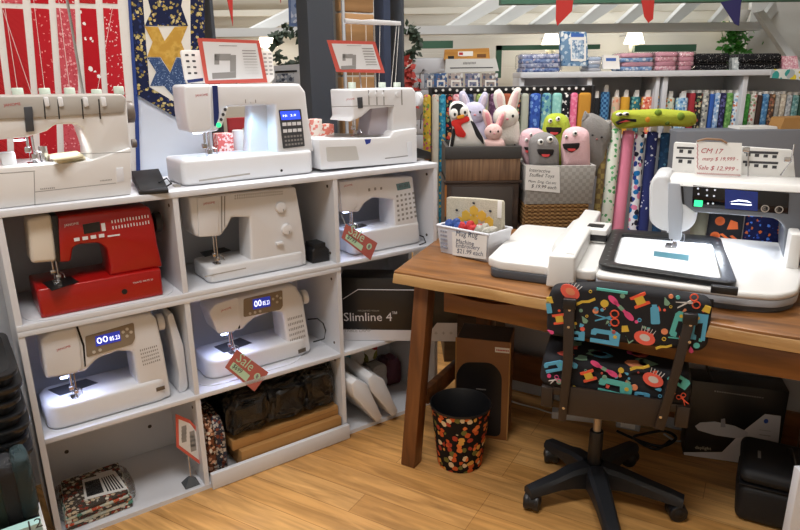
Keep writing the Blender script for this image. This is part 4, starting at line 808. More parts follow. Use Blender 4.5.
# hanging fabrics on the black rail
t = T('hanging_rail', 'black clip rail with white dots carrying hanging fabric lengths behind the plush toys', 'rail', K)
(xa, _), (xb, _) = K.p3(432, 90, 0), K.p3(592, 90, 0); zr = K.p3(500, 90, 0)[1]
t.add('rail', MB(BLACK).box(xa, xb, 0, .06, zr-.02, zr+.02, .004)); ck = MB(PAPER)
for k, x in enumerate(range(436, 590, 7)): X = K.p3(x, 90, 0)[0]; ck.cyl((X, 0, zr+.003*(k % 3)), (X, -.004, zr+.003*(k % 3)), .008, seg=12)
t.add('clip', ck, label='white round clips'); leg = MB(BLACK)
t.add('post', MB(BLACK).box(xa-.02, xa, 0, .05, 0, zr+.02, .003)); t.add('post', MB(BLACK).box(xb, xb+.02, 0, .05, 0, zr+.02, .003)); t.done()
HG = [(423, 431, 93, 160, 'yellow and magenta floral', fd('yellow_magenta_floral', '#c9a93c', ['#b8567a', '#6d8a4a', '#d9c46a'])), (431.5, 439, 96, 190, 'cream', fd('cream_sprig', '#cfcabd', ['#bdb6a6', '#d69a84'], 20, .2)), (439, 446, 95, 225, 'turquoise', fd('turquoise_floral', '#2f86a8', ['#58b0c8', '#c9b060', '#236a8a'])),
 (446, 452, 96, 240, 'dark red floral', fd('dark_red_floral', '#23222c', ['#c4463c', '#d88a5a', '#7d8f6a'], 24)), (452, 461, 97, 240, 'pink dotted', fd('pink_dotted', '#cf7f8c', ['#e9c4c8'])), (463, 474, 98, 240, 'navy', fd('navy_sprig', '#2a3350', ['#4a5878'])), (476, 487, 98, 240, 'lime check', fab('lime_check', '#7d9a4c', ['#b5c47a'], 50, style='check')), (489, 500, 98, 240, 'plum', fd('plum_sprig', '#5a3a55', ['#8a6a85'])), (502, 512, 98, 240, 'rust', mt('rust_cloth', '#9a5236', .9)), (512, 521, 98, 240, 'dark floral', fd('dark_floral_two', '#2b2b30', ['#8a9a6a', '#b86a5a'])),
 (521, 529, 98, 240, 'sage grey', mt('sage_cloth', '#a8ab9d', .9)), (530, 541, 95, 240, 'royal blue leaf', fd('royal_leaf', '#3656a6', ['#6f93cf', '#2c4690'], 26)), (541.5, 551.5, 97, 240, 'blue-green bird', fd('blue_green_bird', '#6fa3a6', ['#3f6f9c', '#a8c8b8'], 26)), (552, 562, 97, 240, 'mint', fd('mint_plain', '#86bdb6', ['#96c8c0'])), (562, 570, 97, 240, 'black and white floral', fd('black_white_floral', '#1d1d22', ['#e0dedb', '#1d1d22', '#c8c4c0'], 34, .5)), (570, 577.5, 99, 240, 'bright pink', fd('bright_pink', '#d9688a', ['#e48aa4'])), (578, 591, 98, 240, 'mustard', mt('mustard_cloth', '#b8822a', .9))]
for i, (x0, x1, yt, yb, nm, m_) in enumerate(HG):
    (a, zt), (c, _) = K.p3(x0, yt, .005), K.p3(x1, yt, .005); zb = K.p3(x0, yb, .005)[1]; w = c-a
    pts = []
    mb = MB(m_).box(a+.001, c-.001, -.02, .05, zb, zr-.021, min(.018, w*.35), 3); t = T('hanging_fabric', f'{nm} fabric on the black clip rail' + (f', right of the {HG[i-1][4]} one' if i else ', at its left end'), 'fabric', K, 'hanging fabrics on the clip rail')
    t.add('fabric', mb); t.add('hanger', MB(BLACK).box(a+.004, c-.004, .0, .02, zr-.03, zr-.0205)); t.done()
# leaning rolls at the right of the toys
LR = [(604, 613, 608, 596, 130, 'brown and green checked', fab('brown_check', '#6d5a3c', ['#8f7d4c'], 40, style='check')), (613, 627, 622, 606, 124, 'green dinosaur', fd('green_dino', '#d5d8cc', ['#4f9a5c', '#6db07a', '#d5d8cc'], 30, .42)), (626, 640, 634, 618, 126, 'plain pink', mt('pink_plain_cloth', '#d77f98', .9)), (639, 650, 646, 633, 127, 'blue and pink circled', fd('retro_circles', '#d9dce2', ['#2a3f8a', '#d77fa0', '#1f6fb0', '#2b2b3c'], 24, .55)), (651, 664, 658, 643, 127, 'navy flowered', fd('navy_white_flower', '#2c3468', ['#c9cfe2', '#2c3468', '#2c3468'], 34, .3)), (665, 676, 671, 657, 128, 'dark blue leaf', fd('dark_blue_leaf', '#23405f', ['#4f7f9c', '#2b5075'], 24))]
for i, (x0, x1, xt, xb, yt, nm, m_) in enumerate(LR):
    (a, zt), (c, _) = R.p3(x0, yt+6, .0), R.p3(x1, yt+6, .0); w = (c-a)*.42; top = Vector(((a+c)/2, .06, zt)); bx_, bz = R.p3(xb, 232, -.04)
    d = Vector((bx_, -.03, bz))-top; k = (zt-.004)/(zt-bz); bot = top+d*k; bot.z = .012
    t = T('fabric_roll', f'tall {nm} roll behind the desk' + (f', right of the {LR[i-1][5]} one' if i else ', leftmost of the leaning rolls'), 'fabric roll', R, 'tall rolls behind the desk')
    t.add('fabric', MB(m_).cyl(bot, top, w, seg=24, bev=.006)); u = (top-bot).normalized(); x_ = Vector((1, 0, 0))
    t.add('core', MB(PAPER).cyl(top-u*.01, top+u*.03, w*.42, seg=16), label='white core end')
    q = top+u*.0; t.add('price_slip', MB(PAPER).loft([q+Vector((-.016, -w*.45, -.01)), q+Vector((.014, -w*.45, -.01)), q+Vector((.014, -w*.45+.002, -.01)), q+Vector((-.016, -w*.45+.002, -.01))], [q+Vector((-.016, -w*.45, .075)), q+Vector((.014, -w*.45, .075)), q+Vector((.014, -w*.45+.002, .075)), q+Vector((-.016, -w*.45+.002, .075))])); t.done()
# ---------------------------------------------- stand, crates and baskets with stuffed toys
DW = wood('dark_stand_wood', '#2a1f1a', '#4a382d', axis='x'); DW2 = mt('charcoal_wood', '#3a3735', .6, var=.1); BAMB = wood('bamboo_slats', '#5b4230', '#8f6f52', axis='z', scale=4, grain=22)
(x0, zt), (x1, _) = R.p3(446, 147, -.06), R.p3(521, 150, -.06); zm = R.p3(480, 181, -.06)[1]
t = T('wooden_stand', 'dark wooden cabinet under the crate of plush animals, behind the kit basket', 'cabinet', R)
t.add('carcass', MB(DW).box(x0, x1, -.05, .27, 0, zm-.012, .004)); t.add('top', MB(DW).box(x0-.01, x1+.01, -.06, .28, zm-.012, zm, .003)); t.add('door', MB(mt('dark_door_panel', '#3b332e', .5, var=.12)).box(x0+.03, x1-.03, -.058, -.05, .3, zm-.03, .003)); t.add('side_strip', MB(mt('orange_edge', '#a86a2e', .6)).box(x0-.004, x0+.006, -.057, -.05, zm-.18, zm-.02)); t.done()
zs = zm+.001; zmid = R.p3(480, 159, -.06)[1]
t = T('toy_crate', 'charcoal and bamboo crate full of plush animals', 'crate', R)
t.add('front', MB(BAMB).box(x0, x1, -.06, -.04, zs, zmid, .002), label='slatted bamboo front'); t.add('rim', MB(DW2).box(x0-.004, x1+.004, -.064, -.04, zmid, zt, .003), label='charcoal wood rim')
t.add('side', MB(DW2).box(x0, x0+.015, -.04, .26, zs, zt)); t.add('side', MB(DW2).box(x1-.015, x1, -.04, .26, zs, zt)); t.add('back', MB(DW2).box(x0, x1, .25, .265, zs, zt)); t.add('floor_board', MB(DW2).box(x0, x1, -.04, .25, zs, zs+.01)); t.done()
zin = zs+.012
(y0_, _) = R.p3(527, 166, -.1); bx0, bzt = R.p3(526, 166, -.1); bx1, _ = R.p3(596, 167, -.1); bzb = R.p3(560, 204, -.1)[1]; lzb = R.p3(560, 228, -.1)[1]
t = T('wooden_stand', 'low dark stand under the two baskets, hidden behind the embroidery unit', 'stand', R); t.add('top', MB(DW).box(bx0-.02, bx1+.02, -.11, .2, lzb-.03, lzb, .003))
for x in (bx0, bx1-.03):
    for y in (-.1, .16): t.add('leg', MB(DW).box(x, x+.03, y, y+.03, 0, lzb-.03))
t.done()
WICK = fab('wicker_weave', '#6b4a2c', ['#a07c50', '#8a6640'], 70, style='check', stretch=(1, 1, 1.6)); GWV = fab('grey_weave', '#9a9792', ['#aaa7a2'], 55, style='check', stretch=(1, 1, 1))
mb = MB(WICK)
for k in range(6):
    z0_, z1_ = lzb+.001+k*(bzb-lzb-.002)/6, lzb+.001+(k+1)*(bzb-lzb-.002)/6
    mb.box(bx0+.004, bx1-.02, -.1, .18, z0_, z1_, .006, 2)
single('wicker_basket', mb, R, 'brown wicker basket under the grey basket of smiling toys', 'basket')
t = T('toy_basket', 'grey woven basket with handwritten note, full of smiling stuffed toys', 'basket', R)
def wall(y0, y1, xa, xb): return MB(GWV).loft([(xa+.01, y0, bzb), (xb-.01, y0, bzb), (xb-.01, y1, bzb), (xa+.01, y1, bzb)], [(xa, y0-.006, bzt), (xb, y0-.006, bzt), (xb, y1-.006, bzt), (xa, y1-.006, bzt)], .003)
t.add('front', wall(-.1, -.085, bx0, bx1)); t.add('back', wall(.16, .175, bx0, bx1)); t.add('side', wall(-.085, .16, bx0, bx0+.014)); t.add('side', wall(-.085, .16, bx1-.014, bx1)); t.add('floor_panel', MB(GWV).box(bx0+.012, bx1-.012, -.085, .16, bzb+.0005, bzb+.012)); t.done()
t = T('price_note', 'handwritten white price note on the front of the grey toy basket', 'sign', R); yn = -.1085
n0 = t.add('paper', MB(PAPER).prism(L(R, [(526, 164.5), (559.5, 167), (560, 193), (525, 190)], yn), yn, yn+.002))
for txt, (a, b_) in (('Interactive', ((529, 171.5), (550, 173))), ('Stuffed Toys', ((529, 177.5), (554, 179))), ('Mom, Dog, Cat etc', ((528, 183), (556, 185))), ('$ 19.99 each', ((531, 188), (556, 190)))): t.add('handwriting', words(R, txt, a, b_, yn-.0003, INK, None, .0005, .2), n0)
t.done()
BW_ = lambda n, c: mt(n, c, .95, bump=.4, bscale=150, var=.06, vscale=30)
EYEW = mt('felt_white', '#e9e7e2', .9); EYEB = mt('felt_black', '#141416', .8); MOUTH = mt('felt_mouth_black', '#1b1517', .9); TONG = mt('felt_tongue', '#d84a4c', .9)
def plush(name, label, mat, out, Y, Tk, z_in, eyes=(), mouth=None, extra=None, inner='head', cat='stuffed toy', group='stuffed toys in the baskets'):
    t = T(name, label, cat, R, group); P = L(R, out, Y, z_in); yf = Y-Tk
    t.add('body', MB(mat).puff(rnd(P, .03, 4), Y, Tk, rings=8))
    cx = sum(p[0] for p in P)/len(P); cz = sum(p[1] for p in P)/len(P); mx = max(abs(p[0]-cx) for p in P); mz = max(abs(p[1]-cz) for p in P)
    def surf(x, z): q = min(.95, math.hypot((x-cx)/mx, (z-cz)/mz)); return Y-Tk*math.sqrt(max(.05, 1-q**2.4))
    for (x, y, r) in eyes:
        X, Z = R.p3(x, y, yf); ys = surf(X, Z); e = t.add('eye', MB(EYEW).ell((X, ys-.002, Z), (r, .008, r))); t.add('pupil', MB(EYEB).ell((X+r*.12, ys-.009, Z+r*.1), (r*.5, .004, r*.5)), e)
    if mouth:
        (mx0, my0, mx1, my1, sk) = mouth; q = L(R, [(mx0, my0), (mx1, my0+sk), (mx1-1.2, my0+sk+(my1-my0)*.6), ((mx0+mx1)/2, my1), (mx0+1.2, my0+(my1-my0)*.55)], yf); X = sum(p[0] for p in q)/5; Z = sum(p[1] for p in q)/5; ys = surf(X, Z)
        m0 = t.add('mouth', MB(MOUTH).prism(rnd(q, .008), ys-.006, ys+.012, bev=.001)); q2 = [(X+(p[0]-X)*.72, Z-.006+(p[1]-Z)*.5) for p in q[2:]]+[(X+(q[0][0]-X)*.6, Z-.004), (X+(q[1][0]-X)*.6, Z-.002)][::-1]
        q2 = [(X-.022, Z-.004), (X+.022, Z-.006), (X+.016, Z-.016), (X, Z-.019), (X-.016, Z-.015)]
        t.add('tongue', MB(TONG).prism(rnd(q2, .006), ys-.008, ys-.004), m0)
    if extra: extra(t, surf)
    t.done(); return t
zb_ = bzb+.02
plush('plush_monster', 'lime green smiling plush at the back of the grey basket', BW_('lime_plush', '#a9b83c'), [(541, 170), (542, 128), (545, 117), (552, 113), (561, 113), (568, 117), (571, 128), (571, 170)], .10, .05, zb_, [(550.5, 121, .011), (558, 119, .012)], (546, 127, 562, 136, .5))
plush('plush_monster', 'pale pink plush half hidden behind the grey one, left in the basket', BW_('pale_pink_plush', '#d9b3ba'), [(518, 145), (521, 132), (528, 128), (538, 128), (545, 132), (545, 170), (526, 170)], .04, .045, zb_, [(526.5, 140, .009), (531, 134.5, .008)], (524, 147, 534, 152, .3))
plush('plush_monster', 'grey smiling plush at the front left of the grey basket', BW_('grey_plush', '#8a8786'), [(530, 172), (528, 150), (529, 139), (536, 133), (545, 131.5), (554, 135), (559, 142), (559, 172)], -.035, .048, zb_, [(540.5, 142, .015), (550, 139.5, .016)], (537, 149, 554, 158, .4))
plush('plush_monster', 'pink smiling plush at the front right of the grey basket', BW_('pink_plush', '#e0b9bd'), [(562, 172), (560.5, 145), (563, 131), (571, 126.5), (581, 126.5), (589, 131), (590, 148), (590, 172)], -.03, .05, zb_, [(575, 133.5, .013), (567, 137, .008)], (563, 144, 580, 153, -1.2))
def cat_extra(t, surf):
    for q in ([(581, 122), (585, 110), (592, 118)], [(603, 124), (611, 119), (612, 132)]): t.add('ear', MB(BW_('grey_cat_plush', '#85827f')).puff(rnd(L(R, q, .06), .01), .06, .02))
    for x, y in ((592, 135), (601, 137)): X, Z = R.p3(x, y, .02); t.add('eye', MB(EYEB).ell((X, surf(X, Z)-.002, Z), (.006, .004, .004)))
    X, Z = R.p3(596, 139, .02); t.add('nose', MB(mt('pink_nose', '#a0605c', .8)).ell((X, surf(X, Z)-.003, Z), (.006, .004, .004)))
plush('plush_cat', 'grey plush cat leaning at the right end of the grey basket', BW_('grey_cat_plush', '#85827f'), [(583, 176), (580, 140), (582, 118), (590, 112), (600, 116), (611, 124), (612, 138), (605, 152), (604, 176)], .06, .05, zb_, extra=cat_extra)
def bunny(label, c1, c2, head, ears, Y, body):
    t = T('plush_bunny', label, 'stuffed toy', R, 'plush animals in the wooden crate'); fm, im = BW_('bunny_'+c1, c1), BW_('bunny_inner_'+c2, c2)
    P = L(R, body, Y, zin); t.add('body', MB(fm).puff(rnd(P, .03), Y, .045)); X, Z = R.p3(head[0], head[1], Y-.02); h = head[2]
    hd = t.add('head', MB(fm).ell((X, Y-.015, Z), (h, h*.75, h*.9)))
    for e in ears:
        Q = rnd(L(R, e, Y), .03, 4); er = t.add('ear', MB(fm).puff(Q, Y, .018)); cx = sum(p[0] for p in Q)/len(Q); cz = sum(p[1] for p in Q)/len(Q); t.add('ear_lining', MB(im).puff([(cx+(x-cx)*.55, cz+(z-cz)*.7) for x, z in Q], Y-.014, .008), er, 'inner ear lining')
    for s_ in (-1, 1): t.add('eye', MB(EYEB).ell((X+s_*h*.42, Y-.015-h*.68, Z+h*.1), (h*.1, h*.08, h*.12)), hd)
    t.add('nose', MB(mt('pink_nose_light', '#c98a90', .8)).ell((X, Y-.015-h*.74, Z-h*.12), (h*.12, h*.08, h*.09)), hd); t.done()
bunny('lavender plush bunny standing behind the penguin in the crate', '#b9b6cd', '#cfc3d2', (474, 113, .062), [[(463, 112), (459, 100), (459, 92), (464, 90), (469, 98), (472, 110)], [(476, 110), (479, 98), (484, 91), (488, 93), (488, 102), (484, 112)]], .10, [(462, 148), (460, 120), (488, 118), (489, 148)])
bunny('white plush bunny with tall ears at the right of the crate', '#dcd8cf', '#d9b9b8', (506, 117, .066), [[(497, 112), (493, 100), (494, 91), (500, 88.5), (505, 96), (506, 110)], [(506, 110), (510, 96), (516, 87), (521, 87.5), (520, 98), (515, 114)]], .09, [(493, 148), (494, 122), (519, 118), (521, 148)])
bunny('small pink plush bunny in front of the white one in the crate', '#dcb9b4', '#d98f96', (493.5, 132, .045), [[(486, 128), (482, 115), (483, 109), (488, 110), (492, 118), (493, 128)], [(494, 128), (498, 117), (503, 110), (506, 112), (505, 120), (500, 131)]], -.005, [(484, 150), (484, 138), (504, 138), (506, 150)])
t = T('plush_penguin', 'black and white plush penguin wearing a red scarf in the crate', 'stuffed toy', R, 'plush animals in the wooden crate'); Y = -.0
out = [(448, 150), (453, 128), (448.5, 112), (450, 104), (455, 100.5), (462, 101.5), (468, 107), (472, 120), (480, 132), (488, 145), (487, 150)]
P = L(R, out, Y, zin); t.add('body', MB(EYEW).puff(rnd(P, .02), Y, .04)); f = lambda pts, m_, a, b_: MB(m_).prism(rnd(L(R, pts, Y-.03), .012), Y-.04-a, Y-.04+b_, bev=.001)
t.add('head_cap', f([(451, 117), (451, 107), (456, 103), (462, 104), (466, 109), (468, 117)], EYEB, .004, .03)); t.add('back_patch', f([(470, 120), (474, 122), (483, 138), (484, 145), (476, 136)], EYEB, .0, .03)); t.add('wing', f([(453, 128), (456, 130), (453, 147), (450, 147)], EYEB, .0, .03))
for x, y in ((453.8, 113.5), (464, 111.5)): X, Z = R.p3(x, y, Y-.04); e = t.add('eye_patch', MB(EYEW).ell((X, Y-.044, Z), (.02, .006, .024))); t.add('pupil', MB(EYEB).ell((X+.004, Y-.05, Z-.004), (.006, .003, .008)), e)
t.add('beak', f([(456, 116), (464, 114), (464, 117.5), (457, 119)], mt('orange_felt', '#d9962c', .9), .01, .0)); t.add('scarf', f([(451, 121), (468, 115.5), (470, 120.5), (460, 124.5), (466, 134), (464, 137.5), (456, 136), (454, 127), (452, 126)], mt('red_felt', '#c8271f', .9), .008, .02)); t.done()
def gator(t_=None):
    t = T('plush_snake', 'long lime green spotted plush lying across the tall fabric rolls', 'stuffed toy', R); Y = .02; LM = BW_('lime_snake_plush', '#a5ae35')
    P = L(R, [(611, 121), (612, 113), (618, 110), (632, 110), (660, 108.5), (690, 111), (696, 114), (697, 123), (690, 127), (660, 126), (635, 128), (618, 129)], Y); z_off = 0
    t.add('body', MB(LM).puff(rnd(P, .03), Y, .055))
    for x, y, r, c in ((647.5, 119.5, .02, '#d98f2c'), (658.5, 113, .018, '#6f8a2a'), (681, 116.5, .02, '#6f8a2a'), (667.5, 123, .012, '#566a22')):
        X, Z = R.p3(x, y, Y-.05); t.add('spot', MB(mt('spot'+c, c, .95)).ell((X, Y-.045, Z), (r, .012, r)))
    for x, y in ((619.5, 114.5), (626, 114)): X, Z = R.p3(x, y, Y-.05); e = t.add('eye', MB(EYEW).ell((X, Y-.046, Z), (.017, .012, .009))); t.add('pupil', MB(EYEB).ell((X+.003, Y-.058, Z), (.009, .004, .006)), e)
    m0 = t.add('mouth', MB(MOUTH).prism(L(R, [(616, 122), (624, 118.5), (636, 119), (636, 122), (626, 121), (618, 125)], Y-.045), Y-.052, Y-.03, bev=.001)); t.add('tongue', MB(TONG).prism(L(R, [(619, 122.5), (626, 120), (630, 121.2), (624, 122)], Y-.052), Y-.055, Y-.045), m0); t.done()
gator()
# ---------------------------------------------- goods on top of the back shelf and on the wall
ZT = 1.513
def parcel(name, label, cat, px, cols, Y=.05, d=.2, group=None, lump=.05):
    (a, _), (c, zt) = B.p3(px[0], px[2], Y), B.p3(px[1], px[2], Y); t = T(name, label, cat, B, group); mb = MB()
    n = len(cols); h = zt-ZT
    for k in range(n*2):
        mb.m(cols[k % n]); z0 = ZT+k*h/(n*2); z1 = ZT+(k+1)*h/(n*2)
        mb.prism(rnd([(a+random.uniform(0, .02), Y+random.uniform(0, .02)), (c-random.uniform(0, .02), Y), (c-random.uniform(0, .02), Y+d), (a+random.uniform(0, .02), Y+d)], .03), z0+.0005, z1, 'z', bev=min(.008, h/(n*4)))
    t.add('folded_cloth', mb); t.add('plastic_wrap', MB(CLEAR).box(a-.004, c+.004, Y-.006, Y+d+.004, ZT+.0002, zt+.005, .02, 3)); t.done()
bl = [fab('blue_quilt_print', '#8094c0', ['#b9c6de', '#5a6ea6', '#d3c6d0'], 30), fab('lilac_quilt_print', '#a3a9c6', ['#d0d2e0', '#7680a8'], 30)]
parcel('packaged_quilt', 'flat blue fabric parcel in plastic at the left end of the shelf top', 'package', (521, 563, 54), bl)
parcel('packaged_quilt', 'pale blue and white fabric parcel behind the small white card on the shelf top', 'package', (588, 604, 57), [mt('grey_white_cloth', '#c9c9cf', .8), mt('pale_blue_cloth', '#a8b6cc', .8)])
parcel('packaged_quilt', 'blue and pink wrapped fabric parcel on the shelf top, left of the pink parcels', 'package', (621, 656, 53), [fab('sky_print', '#8fb0d8', ['#d5e0ee', '#6f92c4'], 30), mt('pink_cloth', '#cf9aa8', .8)])
pk = [fab('pink_dot_print', '#d9a2ae', ['#ecd2d7', '#c98797'], 50), mt('rose_cloth', '#cc93a2', .85)]
parcel('packaged_quilt', 'pink dotted fabric parcel on the shelf top, left of the middle', 'package', (656, 680, 52), pk); parcel('packaged_quilt', 'deeper pink fabric parcel beside the black dotted organizer', 'package', (679, 697, 52), pk[::-1])
DOT = fab('black_white_dot_print', '#18181b', ['#b8b6b2'], 60, .2)
for x0, x1, lab in ((697, 731, 'black dotted fabric organizer on the shelf top, left one of two'), (742, 783, 'black dotted fabric organizer on the shelf top, right one of two')):
    (a, _), (c, zt) = B.p3(x0, 53, .04), B.p3(x1, 53, .04); t = T('fabric_organizer', lab, 'organizer', B, 'black dotted organizers'); h = zt-ZT
    t.add('lower_case', MB(DOT).box(a+.01, c-.005, .04, .24, ZT, ZT+h*.38, .01, 3)); t.add('upper_case', MB(DOT).box(a, c, .03, .25, ZT+h*.4, zt, .025, 3)); t.add('zip_line', MB(BLACK).box(a+.005, c-.005, .034, .245, ZT+h*.37, ZT+h*.41)); t.done()
t = T('package', 'upright blue and white hanging package on the shelf top below the left red flag', 'package', B)
pts = L(B, [(561, 66), (561, 31), (587, 32), (589, 66)], .06, ZT); t.add('bag', MB(fab('blue_package_print', '#6f8fae', ['#b8c9d6', '#3f6a94', '#dfe3e2'], 24)).prism(pts, .06, .12, bev=.008)); t.add('front_sheet', MB(PAPER).prism(L(B, [(570.5, 36), (586, 36.5), (586, 61), (571, 61)], .058), .056, .06)); t.add('picture', MB(fab('pale_picture', '#9fb4c8', ['#d8dfe4', '#6a86a6'], 40)).prism(L(B, [(572, 40), (584, 40), (584, 59), (572, 59)], .056), .0552, .057)); t.add('header', MB(mt('blue_header', '#3f66b0', .6)).prism(L(B, [(571, 33), (584, 33.5), (584, 37), (571, 37)], .056), .0552, .057)); t.done()
small_ = lambda lab, px, Y, m_, d=.004: None
def bcard(name, label, cat, pts, Y, m_, d=.01, fr=B, z0=None, extra=None):
    t = T(name, label, cat, fr); c0 = t.add('card', MB(m_).prism(L(fr, pts, Y, z0), Y, Y+d))
    for n_, mb in extra or (): t.add(n_, mb, c0)
    t.done()
bcard('product_card', 'small white card standing on the shelf top, left of the blue and pink parcel', 'card', [(603, 69), (603.5, 55), (619, 55.5), (620, 69)], .03, PAPER, .03, B, ZT, [('print', plate(B, [(606, 58), (616, 58), (616, 61), (606, 61)], .0295, mt('blue_header', '#3f66b0', .6), .0008))])
bcard('clear_packet', 'clear packet standing between the two black dotted organizers', 'packet', [(732, 70), (732, 58), (742, 57), (741.5, 70)], .08, fab('pale_packet', '#c3c9c9', ['#9fa8a8', '#dfe2e0'], 40), .04, B, ZT)
bcard('packaged_quilt', 'pink folded cloth at the far right end of the shelf top', 'package', [(782, 69), (781, 56), (797, 56), (799, 69)], .06, pk[0], .15, B, ZT)
bcard('pattern_flyer', 'yellow and teal printed flyer hanging over the shelf edge at far right', 'flyer', [(772, 69), (802, 69), (803, 80), (770, 78)], -.0235, fab('flyer_print', '#d6dcd8', ['#d8c53c', '#3f9a96', '#aab4b8', '#e2e4e0'], 14, .6), .004)
bcard('kraft_box', 'kraft cardboard box corner on the low ledge at the right edge of the photo', 'box', [(780, 130), (785, 118), (812, 117), (812, 132)], -.2, KRAFT, .15)
bcard('paper_stack', 'white sheet of paper lying on the low ledge left of the kraft box', 'paper', [(739, 130), (740, 127), (777, 126.5), (778, 130)], -.18, PAPER, .15)
lg = MB(mt('ledge_grey', '#74777e', .7)); (a, zl_), _ = B.p3(676, 130.5, -.25), 0; lg.box(a, 3.6, -.27, -.03, 0, zl_-.004, .003); single('ledge_unit', lg, B, 'grey ledge running below the right end of the fabric shelf', 'shelf')
# bunting
FLG = {'r': mt('red_bunting', '#b3302a', .9), 'p': mt('indigo_bunting', '#2d2a5c', .9)}
for k, (pts, c, lab) in enumerate(([[(556, 5), (573, 5), (572, 11), (557, 26), (555, 20)], 'r', 'red bunting flag above the upright blue package'], [[(641, 5), (654, 5), (653, 19), (648, 23), (643, 17)], 'r', 'red bunting flag above the pink parcels'], [[(720, 7), (741, 3), (739, 26), (734, 24), (728, 16)], 'p', 'indigo bunting flag near the hanging plant'])):
    P = L(TR, pts, -.405); P[0] = (P[0][0], P[0][1]+.03); P[1] = (P[1][0], P[1][1]+.03); mb = MB(FLG[c]); mb.loft([(x, -.405-(.0 if i < 2 else .012*math.sin(i*2)+.012), z) for i, (x, z) in enumerate(P)], [(x, -.401-(.0 if i < 2 else .012*math.sin(i*2)+.012), z) for i, (x, z) in enumerate(P)]); single('bunting_flag', mb, TR, lab, 'flag', 'bunting flags')
for pts, lab in (([(222, -4), (235, -4), (233, 26)], 'long red bunting flag seen through the opening above the large machine'), ([(275, -4), (284, -4), (281, 3)], 'tip of a red flag near the blue poster')):
    P = L(S, pts, Yp+.005); P = [(x, z+.12 if i < 2 else z) for i, (x, z) in enumerate(P)]; mb = MB(FLG['r']).loft([(x, Yp+.005, z) for x, z in P], [(x, Yp+.009, z) for x, z in P]); single('bunting_flag', mb, S, lab, 'flag', 'bunting flags')
bcard('wall_poster', 'blue framed poster beside the post, above the wreath', 'poster', [(288, -8), (300, -8), (300, 27), (289, 26)], -.9, mt('poster_blue', '#5f76a4', .7), .01, TR, None, [('picture', plate(TR, [(291, -4), (299, -4), (299, 23), (291, 23)], -.9, fab('poster_print', '#8f9fc0', ['#c9d0de', '#4f6490'], 20), .002))])
# lamps on the back wall
SHADE = mt('lit_lamp_shade', '#fff3dc', .6, emit=3)
for x, y, lab in ((551.5, 44, 'glowing white lamp on the back wall, left of the upright package'), (635, 41, 'glowing white lamp on the back wall above the pink parcels'), (267, 44, 'glowing white lamp seen through the opening by the wreath')):
    X, Z = GW.p3(x, y, .1); t = T('wall_lamp', lab, 'lamp', GW, 'lamps on the back wall'); t.add('lamp_shade', MB(SHADE).lathe([(.05, .09), (.085, -.02), (.08, -.02), (.046, .088)], (X, .12, Z), 24)); t.add('bracket', MB(CHROME).cyl((X, .12, Z+.06), (X, .495, Z+.06), .008, seg=8)); t.add('base', MB(PAPER).lathe([(.001, -.1), (.03, -.1), (.04, -.04), (.03, -.01), (.001, -.01)], (X, .12, Z), 16)); t.done()
    ld = bpy.data.lights.new('wall_lamp_glow', 'POINT'); ld.energy = 5; ld.color = (1, .86, .66); ld.shadow_soft_size = .06; o = bpy.data.objects.new('wall_lamp_glow', ld); o.location = GW.w((X, .12, Z-.06)); C.objects.link(o)
yw = MB(mt('lit_window', '#ffe9a8', .5, emit=1.6)); pbox(yw, GW, 717, 22, 735, 28, .3, .32); struct('window_1', yw, GW)
# greenery
def leaves(name, label, cat, fr, c, rad, n, mat, hang=0, seed=1, ring=False, stem=None):
    rr = random.Random(seed); X, Z = fr.p3(*c, 0); t = T(name, label, cat, fr); mb = MB(mat)
    for i in range(n):
        if ring: a = rr.uniform(0, 2*PI); p = Vector((X+math.cos(a)*rad+rr.uniform(-.02, .02), rr.uniform(-.03, .03), Z+math.sin(a)*rad+rr.uniform(-.02, .02)))
        else: p = Vector((X+rr.gauss(0, rad*.5), rr.uniform(-.06, .06), Z-rr.random()*hang))
        l = rr.uniform(.035, .07); d = Vector((rr.uniform(-1, 1), rr.uniform(-.6, .6), rr.uniform(-1, .4))).normalized(); s_ = d.orthogonal().normalized()*l*.35
        mb.loft([p, p+d*l*.5+s_, p+d*l, p+d*l*.5-s_], [p+Vector((0, .001, 0)), p+d*l*.5+s_+Vector((0, .001, 0)), p+d*l+Vector((0, .001, 0)), p+d*l*.5-s_+Vector((0, .001, 0))])
    t.add('foliage', mb)
    if ring: t.add('hanging_cord', MB(CORD).cyl((X, 0, Z+rad*.6), (X, 0, 3.2), .002, seg=5))
    if stem: t.add(*stem(X, Z))
    t.done()
GL = mt('leaf_green_gloss', '#4a9a3a', .5, var=.3, vscale=20); GD = mt('dark_leaf', '#2f4030', .6, var=.3, vscale=20)
PLF = Fr((0, 5.1), 0)
leaves('hanging_plant', 'bright green trailing plant hanging by the indigo flag', 'plant', PLF, (738, 22), .11, 420, GL, .40, 4, stem=lambda X, Z: ('pot', MB(PAPER).lathe([(.05, -.02), (.08, .08), (.07, .08), (.04, -.01)], (X, 0, Z), 20)))
leaves('wreath', 'dark green wreath seen through the opening left of the dark post', 'wreath', Fr((0, 4.5), 0), (291, 47), .11, 160, GD, 0, 5, True)
leaves('wreath', 'dark green wreath partly hidden right of the dark post', 'wreath', Fr((0, 4.5), 0), (404, 42), .09, 130, GD, 0, 6, True)
leaves('red_garland', 'red and green floral garland beside the dark post, below the wreath', 'garland', Fr((0, 4.4), 0), (406, 62), .06, 120, mt('garland_red', '#a8352c', .7), .26, 7)
